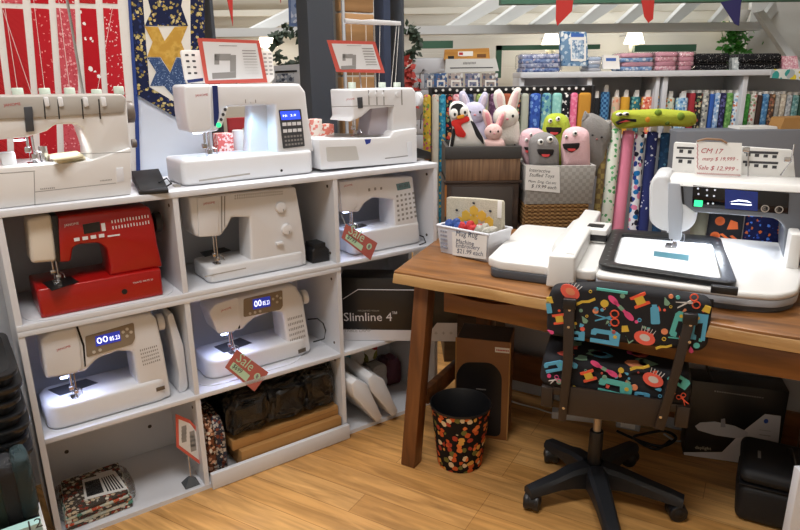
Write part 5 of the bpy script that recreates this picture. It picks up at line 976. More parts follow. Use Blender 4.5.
# slat wall, gridwall and picture board at the back left of the toys
t = T('slatwall_panel', 'white slatwall panel with black hooks left of the hanging fabrics', 'panel', B); (a, zt), (c, _) = B.p3(412, 58, .1), B.p3(447, 58, .1); sl = MB(SHW)
for k in range(14): sl.box(a, c, .1, .12, zt-.1-k*.1, zt-.006-k*.1, .003)
t.add('slats', sl); hk = MB(CORD)
for k, (x, y) in enumerate(((424, 70), (420, 84), (425, 110), (417, 125))): X, Z = B.p3(x, y, .1); hk.tube([(X, .1, Z), (X-.01, .02, Z), (X-.03, 0, Z-.03), (X-.035, .01, Z-.12)], .004, 6)
t.add('hook', hk, label='black wire hooks'); t.add('backing', MB(SHG).box(a, c, .12, .13, 0, zt)); t.done()
bcard('sign_panel', 'white sign panel above the small framed pictures', 'sign', [(446, 59), (496, 58.5), (499, 71), (445, 73)], .02, mt('panel_offwhite', '#d3d3d0', .5), .03, B, None, [('lettering', rows(B, [(463, 61.5), (476, 61.2), (476, 64.5), (463, 64.8)], .0195, 1, 9, INKG, .7, .8)), ('edge_line', plate(B, [(450, 67.5), (493, 67), (493, 68), (450, 68.5)], .02, DKGREY, .001))])
RW = wood('amber_wood', '#a8702c', '#cf9a4a', scale=3)
bcard('ruler_rack', 'amber wooden ruler rack standing above the white sign panel', 'rack', [(445, 49.5), (489, 48), (490, 59), (444, 60)], .06, RW, .06, B, None, [('label_plate', plate(B, [(458, 51.5), (473, 51.2), (473, 56), (458, 56.2)], .06, PAPER, .002)), ('label_print', plate(B, [(459, 52.5), (463, 52.4), (463, 55), (459, 55)], .058, REDT, .001)), ('slot', plate(B, [(448, 56), (454, 56), (454, 59), (448, 59)], .06, BLACK, .001)), ('slot', plate(B, [(477, 54), (486, 54), (486, 57.5), (477, 57.5)], .06, mt('dark_amber', '#6b431c', .6), .001))])
for k, (x0, x1, c, lab) in enumerate(((424, 434, '#8a93a0', 'grey-blue sleeved pattern at the left end of the picture row'), (434, 447, '#4a6a9a', 'blue sleeved pattern in the picture row above the hanging fabrics'), (448, 463, '#b3a8a4', 'two-tone framed picture in the row, right of the blue sleeves'), (465, 480, '#7d7f96', 'framed picture with white mount in the middle of the row'), (482, 498, '#8f857f', 'framed picture at the right end of the picture row'))):
    m_ = fab('picture_print_%d' % k, c, ['#d6d6d6', '#4f5a72', '#a88f8a'], 30, .5)
    bcard('pattern_sleeve', lab, 'picture', [(x0, 73.5), (x1, 73), (x1, 88), (x0, 88)], -.02-.002*k, m_, .004, B, None, [('mount', plate(B, [(x0+3, 80), (x1-2, 80), (x1-2, 87), (x0+3, 87)], -.02-.002*k, PAPER, .001)), ('print', plate(B, [(x0+4.5, 82), (x1-3.5, 82), (x1-3.5, 86), (x0+4.5, 86)], -.021-.002*k, m_, .001))])
# white display stand seen through the opening
bcard('display_rack', 'white display rack seen through the opening behind the large machine', 'rack', [(272, 66), (299, 64), (300, 84), (272, 84)], -.4, SHW, .2, B, None, [('slot', plate(B, [(275, 71), (297, 70), (297, 72), (275, 73)], -.4, BLACK, .002)), ('goods', plate(B, [(276, 74), (294, 73), (294, 82), (276, 82)], -.4, fab('grey_blue_goods', '#8f97a4', ['#c9ccd0', '#4a5060'], 30), .002)), ('post', MB(SHW).box(B.p3(272, 80, -.4)[0], B.p3(299, 80, -.4)[0], -.395, -.2, 0, B.p3(285, 80, -.4)[1]))])
# ================================================================== DESK
WAL = wood('walnut_top', '#5c3a1d', '#9c6836', scale=2.2, rough=.35); WALD = wood('walnut_dark', '#4a2c17', '#7d4d27', scale=2.4, rough=.4); SAP = wood('sapwood_edge', '#9a713f', '#c09a66', scale=3, rough=.4); LEGW = wood('walnut_leg', '#4d2d16', '#835128', axis='z', scale=2.4, rough=.42)
ZD = .80; XL = 1.85
t = T('work_desk', 'walnut slab desk with live edge carrying the large quilting machine', 'desk', D)
random.seed(11); fe = []; n = 28
for k in range(n+1):
    x = -.005+XL*k/n; fe.append((x, .006*math.sin(x*7)+.004*math.sin(x*19+1)-.004))
be = [(XL, .86), (-.15, .86)]
le = [(-.15+.145*k/8, .86-.86*k/8+.006*math.sin(k*1.7)) for k in range(1, 8)]
top = fe+be+le
t.add('tabletop', MB(WAL).loft([(x, y, ZD) for x, y in top], [(x, y+.004, ZD-.048) for x, y in top], .006), label='walnut slab top')
ed = MB(SAP); ed.loft([(x, y-.001, ZD-.008) for x, y in fe]+[(x, y+.02, ZD-.008) for x, y in fe[::-1]], [(x, y-.012-.004*math.sin(x*9), ZD-.045) for x, y in fe]+[(x, y+.02, ZD-.045) for x, y in fe[::-1]], .004); t.add('live_edge', ed, label='pale sapwood front edge')
# legs: splayed front leg and the rest
fx, fy = D.loc(.042, 2.225)
def leg(tx, ty, bx, by, w=.075):
    A = [(tx-w/2, ty-w/2, ZD-.05), (tx+w/2, ty-w/2, ZD-.05), (tx+w/2, ty+w/2, ZD-.05), (tx-w/2, ty+w/2, ZD-.05)]; B_ = [(x-tx+bx, y-ty+by, 0.001) for x, y, z in A]
    return MB(LEGW).loft(A, B_, .004)
tx, tz = D.p3(441, 300, .06)
t.add('leg', leg(.09, .075, fx-.02, fy+.02, .062)); t.add('leg', leg(.08, .72, .06, .72)); lr = D.px([(786, 380)], .14)[0]; t.add('leg', leg(1.42, .60, 1.42, .60)); t.add('leg', leg(1.72, .09, 1.76, .09))
t.add('stretcher', MB(WALD).loft([(.06, .1, .22), (.09, .1, .22), (.09, .1, .29), (.06, .1, .29)], [(.05, .69, .22), (.08, .69, .22), (.08, .69, .29), (.05, .69, .29)], .003))
ap = [(x, .05, ZD-.06-.022*(math.sin((x-.16)*9) if .16 < x < .5 else .3)) for x in [.18+.05*k for k in range(31)]]
ap0 = [(x, z) for x, y, z in ap]; bot = [(x, ZD-.152+.008*math.sin(x*5)) for x, _ in ap0[::-1]]
t.add('apron', MB(wood('walnut_apron', '#5e3a1b', '#8f5d2c', scale=2.4, rough=.4)).prism(ap0+bot, .05, .085, bev=.004)); t.add('back_panel', MB(WALD).box(.12, 1.4, .70, .72, .10, .24, .003))
t.done()
# ================================================================== QUILTING / EMBROIDERY MACHINE
mo = D.w((.35, .08, 0)); M = Fr((mo.x, mo.y), -26)
ZB = .865; CW = mt('ivory_plastic', '#e2e1de', .3); MG = mt('mid_grey_plastic', '#606369', .4); CG = mt('cool_grey_plastic', '#a9adb5', .38); BASE = mt('base_dark_grey', '#4b4e54', .45)
t = T('embroidery_machine', 'very large white machine with black embroidery hoop and lit screen on the desk', 'sewing machine', M)
q = M.pz([(488, 256), (517, 225), (640, 228)], ZB)
up_ = [(-.03, .06), (-.03, .09), (-.06, .60), (-.04, .63), (.36, .63), (.36, .02), (.02, .022)]
t.add('base', MB(BASE).prism(rnd([(0, .02), (.30, .01), (.34, .02), (.34, .60), (-.03, .60), (-.02, .06)], .02), ZD+.002, ZD+.032, 'z', bev=.004), label='dark grey base of the embroidery unit')
un = t.add('embroidery_unit', MB(CW).prism(rnd(up_, .03), ZD+.03, ZB, 'z', bev=.008, seg=3), label='white embroidery unit')
# carriage arm
c1 = M.pz([(549, 255), (575, 257), (601, 211), (585, 209)], .922)
cz = .922; pr = [(c1[0][0], c1[0][1]), (c1[1][0], c1[1][1]), (c1[2][0], c1[2][1]), (c1[3][0], c1[3][1])]
t.add('carriage', MB(CW).loft([(x, y, cz) for x, y in pr], [(pr[0][0]-.004, pr[0][1]-.008, ZD+.012), (pr[1][0]+.004, pr[1][1]-.008, ZD+.012), (pr[2][0], pr[2][1]+.01, ZB-.01), (pr[3][0], pr[3][1]+.01, ZB-.01)], .008, 3), un, 'raised white carriage arm')
t.add('carriage_shoulder', MB(CW).loft([(pr[0][0]+.004, pr[0][1]+.10, .905), (pr[0][0]-.05, pr[0][1]+.30, .889), (pr[3][0]-.03, pr[3][1]-.12, .889), (pr[3][0], pr[3][1]-.1, .905)], [(pr[0][0]+.004, pr[0][1]+.09, ZB-.005), (pr[0][0]-.055, pr[0][1]+.28, ZB-.005), (pr[3][0]-.035, pr[3][1]-.11, ZB-.005), (pr[3][0], pr[3][1]-.09, ZB-.005)], .006), un)
h_ = M.pz([(597, 226)], .915)[0]; cb = t.add('hoop_connector', MB(CW).box(h_[0]-.05, h_[0]+.05, h_[1]-.09, h_[1]+.06, ZB+.002, .92, .006), un); ck = MB(BLACK); ck.box(h_[0]-.02, h_[0]+.052, h_[1]-.093, h_[1]-.06, ZB+.01, .90, .002); ck.box(h_[0]-.03, h_[0]+.03, h_[1]-.05, h_[1]+.0, .92, .924, .001); t.add('connector_slot', ck, cb)
t.add('lettering', words(M, 'AcuFlex', (565, 252), (572, 252.5), -.064, INKG) if 0 else MB(INKG).box(c1[1][0]-.035, c1[1][0]-.01, c1[1][1]+.03, c1[1][1]+.034, cz+.0002, cz+.0008), un)
# bed
bed = [(.36, -.002), (.80, -.018), (.89, .0), (.945, .07), (.98, .28), (1.0, .70), (.36, .70)]
t.add('bed', MB(CW).prism(rnd(bed, .03), ZD+.043, ZB, 'z', bev=.01, seg=3), label='white machine bed')
sk = [(x, y+.004) for x, y in bed]; t.add('bed_skirt', MB(CG).prism(rnd(sk, .03), ZD+.02, ZD+.044, 'z', bev=.003), label='grey lower skirt'); t.add('bed_base', MB(BASE).prism(rnd([(x-.006, y+.012) for x, y in bed], .03), ZD+.001, ZD+.021, 'z', bev=.002)); t.add('foot_clip', MB(BLACK).box(.66, .72, -.014, .02, ZD+.006, ZD+.03, .003))
# pillar and arm
Ya, Da = .42, .25
x0, zt = M.p3(668, 183, Ya); x1, _ = M.p3(800, 194, Ya); zt2 = M.p3(798, 193, Ya)[1]; zlo = M.p3(702, 213, Ya)[1]; xo = M.p3(785, 225, Ya)[0]; xr = x1+.10
zt = (zt+zt2)/2
prof = [(x0, zt), (xr, zt), (xr, ZB-.005), (xo+.012, ZB-.005), (xo, zlo-.03), (xo-.03, zlo), (x0, zlo)]
t.add('arm', MB(MG).prism(rnd(prof, .02), Ya, Ya+Da, bev=.008, seg=3), label='grey machine arm')
t.add('inner_pillar', MB(CW).prism([(xo+.012, zlo-.03), (xo+.045, zlo-.03), (xo+.05, ZB-.004), (xo+.012, ZB-.004)], Ya-.10, Ya+Da-.02, bev=.006), label='white inner pillar'); t.add('pillar_edge', MB(NAVY).box(xo+.05, xo+.066, Ya-.06, Ya+.05, ZB+.002, zlo-.02, .003), label='navy edge strip')
t.add('top_cover', MB(CW).loft([(x0-.03, Ya-.008, zt-.004), (xr, Ya-.008, zt-.004), (xr, Ya+Da+.02, zt-.004), (x0-.03, Ya+Da+.02, zt-.004)], [(x0-.02, Ya+.012, zt+.02), (xr, Ya+.012, zt+.02), (xr, Ya+Da-.05, zt+.02), (x0-.02, Ya+Da-.05, zt+.02)], .008, 3), label='ivory top cover')
hd = [(649, 186), (654, 175), (669, 175), (674, 195), (698, 214), (694, 226), (684, 233), (660, 231), (649, 222)]
t.add('head', MB(mt('pearl_plastic', '#d5d7da', .3)).prism(rnd(L(M, hd, Ya-.005), .02), Ya-.005, Ya+Da-.02, bev=.014, seg=3), label='rounded white needle head')
t.add('head_stripe', MB(CG).prism(L(M, [(668.5, 183), (680, 184), (683, 212), (681, 240), (669, 239), (668, 215)], Ya-.012), Ya-.014, Ya+.03, bev=.003), label='grey needle channel'); t.add('thread_slot', MB(BLACK).prism(L(M, [(681, 184), (683, 184), (685, 213), (683, 213)], Ya), Ya-.002, Ya+.004))
gp = t.add('screen_panel', MB(mt('black_glass', '#0b0c12', .08)).prism(L(M, [(693, 185), (789, 193.5), (788, 214), (692, 206.5)], Ya), Ya-.004, Ya+.002, bev=.001), label='black glass control panel')
t.add('screen', MB(mt('navy_lit_screen', '#14245e', .2, emit=.5)).prism(L(M, [(725, 189), (758, 192), (757.5, 211), (725, 208.5)], Ya-.004), Ya-.0046, Ya-.003), gp, 'dark blue lit screen'); X, Z = M.p3(741, 201.5, Ya-.005)
mk = MB(LCDT); mk.prism([(X-.035, Z-.004), (X-.01, Z+.006), (X+.018, Z+.005), (X+.034, Z-.003), (X+.02, Z-.001), (X-.006, Z+.001)], Ya-.0056, Ya-.0044); mk.box(X-.03, X+.034, Ya-.0056, Ya-.0044, Z-.012, Z-.008); t.add('screen_mark', mk, gp)
gb = MB(GREENL); X, Z = M.p3(699, 203, Ya-.004); gb.box(X-.016, X+.012, Ya-.007, Ya-.003, Z-.013, Z+.010, .003); t.add('start_button', gb, gp, 'green lit button')
ic = MB(mt('pale_icon', '#c9ced6', .4, emit=.4))
for i, (x, y) in enumerate(((698, 188.5), (707, 190), (715, 190), (698.5, 194), (707, 195.5), (714, 196), (708, 203.5), (713, 203.5))): X, Z = M.p3(x, y, Ya-.004); ic.cyl((X, Ya-.0036, Z), (X, Ya-.0048, Z), .0035, seg=8)
t.add('icons', ic, gp); kn = MB(CHROME)
for x, y in ((765, 208.5), (779, 209.5)): X, Z = M.p3(x, y, Ya-.004); kn.lathe([(.012, 0), (.013, .003), (.010, .003), (.010, 0)], (0, 0, 0), 24, M=Matrix.Translation((X, Ya-.004, Z)) @ Matrix.Rotation(PI/2, 4, 'X'))
t.add('control_ring', kn, gp)
X, Z = M.p3(670, 236, Ya+.05); needle(t, M, 671, 236, Ya+.03, ZB+.008, None, 1.8)
t.add('lamp', MB(LEDW).box(x0+.13, xo-.06, Ya+.05, Ya+.08, zlo-.003, zlo-.0005), label='white work light strip under the arm')
# hoop
ho = M.pz([(612, 230), (720, 238.5), (738, 287), (597, 267)], ZB+.012); hi = M.pz([(622, 235.5), (712, 243), (722, 281), (613, 264.5)], ZB+.012)
ho, hi = rnd(ho, .05, 6), rnd(hi, .03, 6); z0_, z1_ = ZB+.003, ZB+.02
hb = bmesh.new(); n = len(ho); vs = [[hb.verts.new((x, y, z)) for x, y in P_] for P_, z in ((ho, z0_), (ho, z1_), (hi, z1_), (hi, z0_))]
for a in range(4):
    A, B_ = vs[a], vs[(a+1) % 4]
    for i in range(n): hb.faces.new((A[i], A[(i+1) % n], B_[(i+1) % n], B_[i]))
HP = mt('hoop_black', '#1b1c1f', .35, var=.2, vscale=60); hm = MB(HP); hm._add(hb, .002); hoop = t.add('hoop', hm, label='black embroidery hoop')
t.add('fabric', MB(mt('white_hooped_cloth', '#e9eaec', .85)).prism(hi, z0_+.001, z0_+.004, 'z'), hoop, 'stretched white cloth'); sl = M.pz([(654, 251), (689, 255), (688.5, 261), (653.5, 256)], z0_+.0042)
t.add('design_slot', MB(mt('teal_shadow_slot', '#46808f', .4)).prism(sl, z0_+.004, z0_+.0046, 'z'), hoop, 'teal rectangular opening'); cp = M.pz([(711, 286), (738, 287.5)], ZB+.02); t.add('clamp', MB(BLACK).box(cp[0][0], cp[1][0], cp[0][1]-.02, cp[0][1]+.005, ZB+.004, ZB+.026, .003), hoop)
dm = hm.m(mt('grid_marks', '#9a9ca0', .5))
for k in range(9):
    f = (k+.5)/9
    for a, b_ in ((0, 3), (1, 2)):
        P0_ = M.pz([[(616, 233), (716.5, 241), (730, 284), (604.5, 266)][a], [(616, 233), (716.5, 241), (730, 284), (604.5, 266)][b_]], z1_+.0003); x = P0_[0][0]*(1-f)+P0_[1][0]*f; y = P0_[0][1]*(1-f)+P0_[1][1]*f; dm.box(x-.004, x+.004, y-.001, y+.001, z1_, z1_+.0006)
# stitch chart on the open lid
Yl = .62; lid = t.add('open_lid', MB(CW).prism(rnd(L(M, [(671, 180), (674, 142), (793, 150), (796, 184)], Yl), .01), Yl, Yl+.02, bev=.004), label='open lid with printed stitch chart')
for qd in ([(676, 146), (692, 147), (691, 151), (676, 150)], [(676, 156), (692, 157), (691, 161), (676, 160)]): pass
t.add('chart_bar', rows(M, [(744, 150.5), (778, 153), (778, 154.6), (744, 152)], Yl-.0002, 1, 1, INK, 1, .9), lid); t.add('chart_bar', rows(M, [(743, 160.5), (778, 163), (778, 164.6), (743, 162)], Yl-.0002, 1, 1, INK, 1, .9), lid); t.add('chart_bar', rows(M, [(677, 146.5), (694, 148), (694, 149.4), (677, 148)], Yl-.0002, 1, 1, INK, 1, .9), lid); t.add('chart_bar', rows(M, [(676, 156.5), (694, 158), (694, 159.4), (676, 158)], Yl-.0002, 1, 1, INK, 1, .9), lid)
t.add('chart_icons', rows(M, [(744, 153), (779, 155.5), (779, 158.5), (744, 156)], Yl-.0002, 1, 4, INK, .45, .95, jit=0), lid); t.add('chart_icons', rows(M, [(743, 163), (779, 166), (779, 169), (743, 166)], Yl-.0002, 1, 4, INK, .45, .95, jit=0), lid); t.add('chart_icons', rows(M, [(677, 149), (694, 150.5), (694, 154), (677, 152.5)], Yl-.0002, 1, 2, INK, .4, .95, jit=0), lid); t.add('chart_icons', rows(M, [(676, 159), (694, 160.5), (694, 164), (676, 162.5)], Yl-.0002, 1, 2, INK, .4, .95, jit=0), lid)
gd = MB(CHROME)
for x, y in ((746, 150), (764, 182), (788, 160)): X, Z = M.p3(x, y, Yl-.04); gd.box(X-.012, X+.012, Yl-.05, Yl-.03, Z-.008, Z+.01, .003)
X, Z = M.p3(750, 150, Yl-.04); X2, Z2 = M.p3(748, 181, Yl-.04); gd.cyl((X-.005, Yl-.03, Z), (X2, Yl-.03, Z2), .003, seg=8); X, Z = M.p3(795, 145, Yl-.05); X2, Z2 = M.p3(781, 176, Yl-.05); gd.tube([(X, Yl-.03, Z), ((X+X2)/2+.01, Yl-.05, (Z+Z2)/2), (X2, Yl-.03, Z2)], .003); t.add('thread_guide', gd); t.done()
lampspot(M, (720, 216), Ya+.06, -.01, 3.5, (.85, .92, 1), .05); lampspot(M, (676, 238), Ya+.03, 0, 1.2, (.85, .92, 1))
# price sign
t = T('price_sign', 'white card handwritten in red ink clipped on the large machine on the desk', 'sign', M); Yn = Yl-.055; REDI = mt('red_ink', '#b03340', .7)
s0 = t.add('card', MB(PAPER).prism(L(M, [(696, 141.5), (742, 143), (741, 176.5), (694.5, 174)], Yn), Yn, Yn+.002))
for txt, a, b_, hh in (('CM 17', (701, 153), (723, 154), None), ('msrp $ 19,999 -', (702, 161.5), (738, 162), None), ('Sale $ 12,999 -', (698, 170), (738, 172), None)): t.add('handwriting', words(M, txt, a, b_, Yn-.0003, REDI, hh, .0006, .25), s0)
wv = MB(REDI); P_ = [M.p3(697+k*1.05, 172.5+k*.05+(1.3 if k % 2 else 0), Yn) for k in range(42)]; wv.tube([(x, Yn-.0004, z) for x, z in P_], .0011, 5); P_ = [M.p3(697+(1 if k % 2 else 0), 144+k*2.2, Yn) for k in range(12)]; wv.tube([(x, Yn-.0004, z) for x, z in P_], .0011, 5); t.add('border_scribble', wv, s0)
cl = MB(mt('brown_clip', '#8a6a50', .5)); X, Z = M.p3(712, 141, Yn); cl.tube([(X-.05, Yn-.005, Z-.002), (X-.02, Yn-.008, Z+.008), (X+.03, Yn-.008, Z+.006), (X+.05, Yn-.005, Z-.006)], .004, 8); t.add('clip', cl); t.done()
# bags seen under the arm
t = T('fabric_pouch', 'black pouch with orange motifs behind the desk machine, seen under its arm', 'pouch', M)
(a, zt_), (c, _) = M.p3(705, 205, .72), M.p3(746, 205, .72); t.add('pouch', MB(mt('black_pouch_cloth', '#17161a', .9)).box(a, c, .715, .76, ZD+.001, zt_, .008)); om = MB(mt('orange_print', '#d9662c', .8))
for x, y, k in ((720, 221, 0), (733, 225, 1), (736, 240, 2), (715, 236, 0), (726, 238, 2)):
    X, Z = M.p3(x, y, .715)
    if k == 0: om.lathe([(.012, 0), (.018, .0012), (.018, 0)], (0, 0, 0), 18, M=Matrix.Translation((X, .7148, Z)) @ Matrix.Rotation(PI/2, 4, 'X'))
    elif k == 1: om.prism([(X-.02, Z-.02), (X-.01, Z+.02), (X+.015, Z+.012), (X+.02, Z-.015)], .7138, .715)
    else: om.prism([(X-.025, Z+.014), (X-.015, Z+.018), (X+.026, Z-.012), (X+.02, Z-.018)], .7138, .715)
t.add('print', om, 0); t.done()
(a, zt_), (c, _) = M.p3(747, 208, .73), M.p3(788, 208, .73); single('fabric_pouch', MB(fab('blue_sparkle_print', '#171c44', ['#2f4aa0', '#4f7ad0', '#c2622c', '#1c2450'], 40, .35)).box(a, c, .72, .77, ZD+.001, zt_, .01), M, 'dark blue speckled pouch behind the desk machine, beside its pillar', 'pouch')
X, Z = M.p3(699, 225, .69); single('thread_spool', MB(mt('olive_brown_thread', '#5f5a48', .8)).lathe([(.03, 0), (.034, .005), (.03, .02), (.032, .12), (.022, .14), (.001, .14)], (X, .70, ZD+.048), 20), M, 'olive brown thread cone behind the needle head of the desk machine', 'thread')
# ---------------- kit basket
k0 = Vector((*D.pz1(441, 252, ZD), 0)); k1 = Vector((*D.pz1(487.5, 262.5, ZD), 0)); a_, b_ = D.w(k0), D.w(k1); KB = Fr((a_.x, a_.y), math.degrees(math.atan2((b_-a_).y, (b_-a_).x))); kw = (b_-a_).length
zr = KB.p3(462, 229, 0)[1]; dep = .13; WB = mt('white_plastic_basket', '#d9dbe2', .5)
t = T('kit_basket', 'white plastic basket with handwritten kit note on the desk', 'basket', KB); o = .012
def panel(a, b_, c, d, th=.003):
    n_ = (Vector(b_)-Vector(a)).cross(Vector(d)-Vector(a)).normalized()*th; return MB(WB).loft([a, b_, c, d], [tuple(Vector(p)+n_) for p in (a, b_, c, d)])
z0 = ZD+.001
t.add('side', panel((0, 0, z0), (kw, 0, z0), (kw+o, -o, zr), (-o, -o, zr), -.003)); t.add('side', panel((0, dep, z0), (kw, dep, z0), (kw+o, dep+o, zr), (-o, dep+o, zr))); t.add('side', panel((0, 0, z0), (0, dep, z0), (-o, dep+o, zr), (-o, -o, zr))); t.add('side', panel((kw, 0, z0), (kw, dep, z0), (kw+o, dep+o, zr), (kw+o, -o, zr), -.003)); t.add('bottom', MB(WB).box(0, kw, 0, dep, z0, z0+.004))
rm = MB(WB)
for a, b_ in (((-o, -o), (kw+o, -o)), ((kw+o, -o), (kw+o, dep+o)), ((kw+o, dep+o), (-o, dep+o)), ((-o, dep+o), (-o, -o))): rm.cyl((*a, zr), (*b_, zr), .005, seg=8)
t.add('rim', rm); hl = MB(mt('basket_slots', '#9fa3b0', .6))
for i in range(3):
    for j in range(5): hl.box(.006+i*.012, .014+i*.012, -.012, -.0005-(j*.002), z0+.02+j*.017, z0+.027+j*.017)
t.add('slot', hl); t.done()
t = T('kit_note', 'handwritten white note taped on the front of the kit basket', 'sign', KB); yk = -.016; s0 = t.add('paper', MB(PAPER).prism(L(KB, [(452, 232), (487, 236), (486, 259.5), (452.5, 255)], yk), yk, yk+.0015))
for txt, a, b_ in (('Mug Rug', (456, 237.5), (478, 240)), ('Machine', (456, 243), (474, 246)), ('Embroidery', (456, 248.5), (480, 251.5)), ('$21.99 each', (457, 253.5), (483, 257))): t.add('handwriting', words(KB, txt, a, b_, yk-.0003, mt('blue_grey_ink', '#3f4a66', .7), None, .0006, .2), s0)
t.done()
for x0, x1, c, nm in ((.01, .1, '#2c4a8c', 'blue cloth kit packet in the white kit basket'), (.08, .17, '#b3262a', 'red cloth kit packet in the white kit basket'), (.165, kw-.01, '#a9a59a', 'grey cloth kit packet at the right of the kit basket')):
    mb = MB(mt('kit'+c, c, .7, bump=.6, bscale=60))
    for k in range(4): mb.ell((x0+(x1-x0)*(k+.5)/4, .03+.012*(k % 2), zr-.012+.008*(k % 2)), (.022, .024, .035), .3*k, .2, 14, .08)
    mb.box(x0, x1, .012, .06, z0+.006, zr-.02, .006); single('kit_packet', mb, KB, nm, 'packet', 'kit packets in the basket')
Yk = .095; P_ = L(KB, [(446, 233), (446, 197), (476, 198.5), (502, 201), (503, 232)], Yk)
t = T('zip_pouch', 'beige speckled pouch with yellow honeycomb patch standing in the kit basket', 'pouch', KB); p0 = t.add('pouch', MB(fab('beige_speckle_print', '#b9b2a0', ['#8f8a7c', '#d3ccb8'], 150, .3)).prism(rnd([(P_[0][0], z0+.02), P_[1], P_[2], P_[3], (P_[4][0], z0+.02)], .012), Yk, Yk+.022, bev=.006, seg=3))
hx = MB(mt('honey_patch', '#d9ae3f', .8))
for x, y in ((466, 215.5), (474, 211), (482, 216), (474, 220), (460, 222), (489, 222)):
    X, Z = KB.p3(x, y, Yk); hx.prism([(X+.024*math.cos(PI/6+i*PI/3), Z+.024*math.sin(PI/6+i*PI/3)) for i in range(6)], Yk-.0012, Yk)
t.add('honeycomb', hx, p0, 'yellow honeycomb patch'); be_ = MB(INK)
for x, y in ((474, 203), (457, 210), (490.5, 211)): X, Z = KB.p3(x, y, Yk); be_.ell((X, Yk-.002, Z), (.007, .002, .005))
t.add('bee', be_, p0); X, Z = KB.p3(499, 208, Yk-.004); t.add('paper_tab', MB(PAPER).box(X-.008, X+.012, Yk-.004, Yk-.002, Z-.04, Z+.03, .001), p0); t.done()
# ================================================================== CHAIR
CB = Fr((.60, 1.84), -20); FB = mt('black_print_cotton', '#15151a', .85); BR = mt('brown_black_steel', '#2a211d', .45); CM_ = {c: mt('print_'+c, h, .85) for c, h in dict(o='#e4593a', y='#d3b13f', p='#df4f86', t='#5bb5ae', b='#58a5c8', s='#e08a62', r='#e5604f', g='#7ba089', w='#c9c4c0').items()}
def motif(mb, fr, Y, kind, x, y, s, rot, c, c2=None):
    X, Z = fr.p3(x, y, Y); s *= .0031; ca, sa = math.cos(rot), math.sin(rot)
    def pl(pts, col, d=.0012): mb.m(CM_[col]).prism([(X+s*(a*ca-b_*sa), Z+s*(a*sa+b_*ca)) for a, b_ in pts], Y-d, Y+.004)
    def ring(cx, cy, r, w, col):
        mb.m(CM_[col]); mb.tube([(X+s*((cx+r*math.cos(k*PI/8))*ca-(cy+r*math.sin(k*PI/8))*sa), Y-.0006, Z+s*((cx+r*math.cos(k*PI/8))*sa+(cy+r*math.sin(k*PI/8))*ca)) for k in range(17)], w*s*.5, 5)
    el = lambda a, b_, n=14, cx=0, cy=0: [(cx+a*math.cos(2*PI*k/n), cy+b_*math.sin(2*PI*k/n)) for k in range(n)]
    if kind == 'scissors': ring(5, 3.5, 3, 1.3, c); ring(5, -3.5, 3, 1.3, c); pl([(2.5, 2), (-10, -2), (-10, -3), (3, .6)], c2); pl([(2.5, -2), (-10, 2.6), (-10, 3.2), (3, -.6)], c2)
    elif kind == 'spool': pl([(-6, 5), (6, 5), (6, 3), (3, 2), (3, -2), (6, -3), (6, -5), (-6, -5), (-6, -3), (-3, -2), (-3, 2), (-6, 3)], c); pl([(-3.4, 3), (3.4, 3), (3.4, -3), (-3.4, -3)], c2, .0018)
    elif kind == 'ripper': pl(el(4.5, 2.2, cx=-8)+[], c); pl(el(4.5, 2.2, cx=8), c); pl([(-7, 1), (7, 1), (7, -1), (-7, -1)], c); pl([(-2, 1.3), (2, 1.3), (2, -1.3), (-2, -1.3)], c2, .0018)
    elif kind == 'button': pl(el(2.6, 2.6), c)
    elif kind == 'ring': ring(0, 0, 1.6, 1.1, c)
    elif kind == 'cushion': pl(el(8, 5.6, 18), c); pl(el(4, 2.8, cy=.5), c2, .0018); [pl([(k*2.2-.2, 5), (k*2.2+.2, 5), (k*2.6+.2, 9), (k*2.6-.2, 9)], 'w') for k in (-2, -1, 0, 1, 2)]
    elif kind == 'drop': pl([(0, 5), (2.2, 0), (2.6, -2.4), (0, -4), (-2.6, -2.4), (-2.2, 0)], c)
    elif kind == 'thimble': pl([(-2.6, 3), (2.6, 3), (3.6, -3.4), (-3.6, -3.4)], c)
    elif kind == 'tape': pl([(-9, -2.5), (-3, .2), (3, .2), (9, 2.6), (8.4, 5), (2, 2.6), (-4, 2.6), (-9.6, .2)], c)
    elif kind == 'bobbin': pl(rnd([(-3.4, 8), (3.4, 8), (3.8, -8), (-3.8, -8)], 1.6), c); pl([(-2, 10), (2, 10), (2, 8), (-2, 8)], c2)
    elif kind == 'machine': pl([(-12, -6), (12, -6), (12, 5), (9, 7), (-10, 7), (-12, 5), (-12, 1), (-8, 1), (-7, 3), (3, 3), (4, -2.6), (-12, -2.6)], c); pl(el(1.6, 1.6, cx=8, cy=2), c2, .0018)
    elif kind == 'bar': pl([(-12, -1), (12, -1), (12, 1), (-12, 1)], c)
    elif kind == 'zig': pl([(-4, 5), (-3, 5), (0, -3), (4, 1), (3.6, 1.8), (.2, -1)], c)
t = T('office_chair', 'swivel chair covered in black sewing print fabric with five-star base before the desk', 'chair', CB)
Yb = 0
Pb = L(CB, [(552, 289), (600, 287), (660, 293), (709, 302), (713, 308), (708, 347), (700, 353), (640, 346), (552, 337), (546, 331), (547, 300)], Yb)
bk = MB(FB).prism(rnd(Pb, .018, 4), Yb, Yb+.075, bev=.018, seg=4)
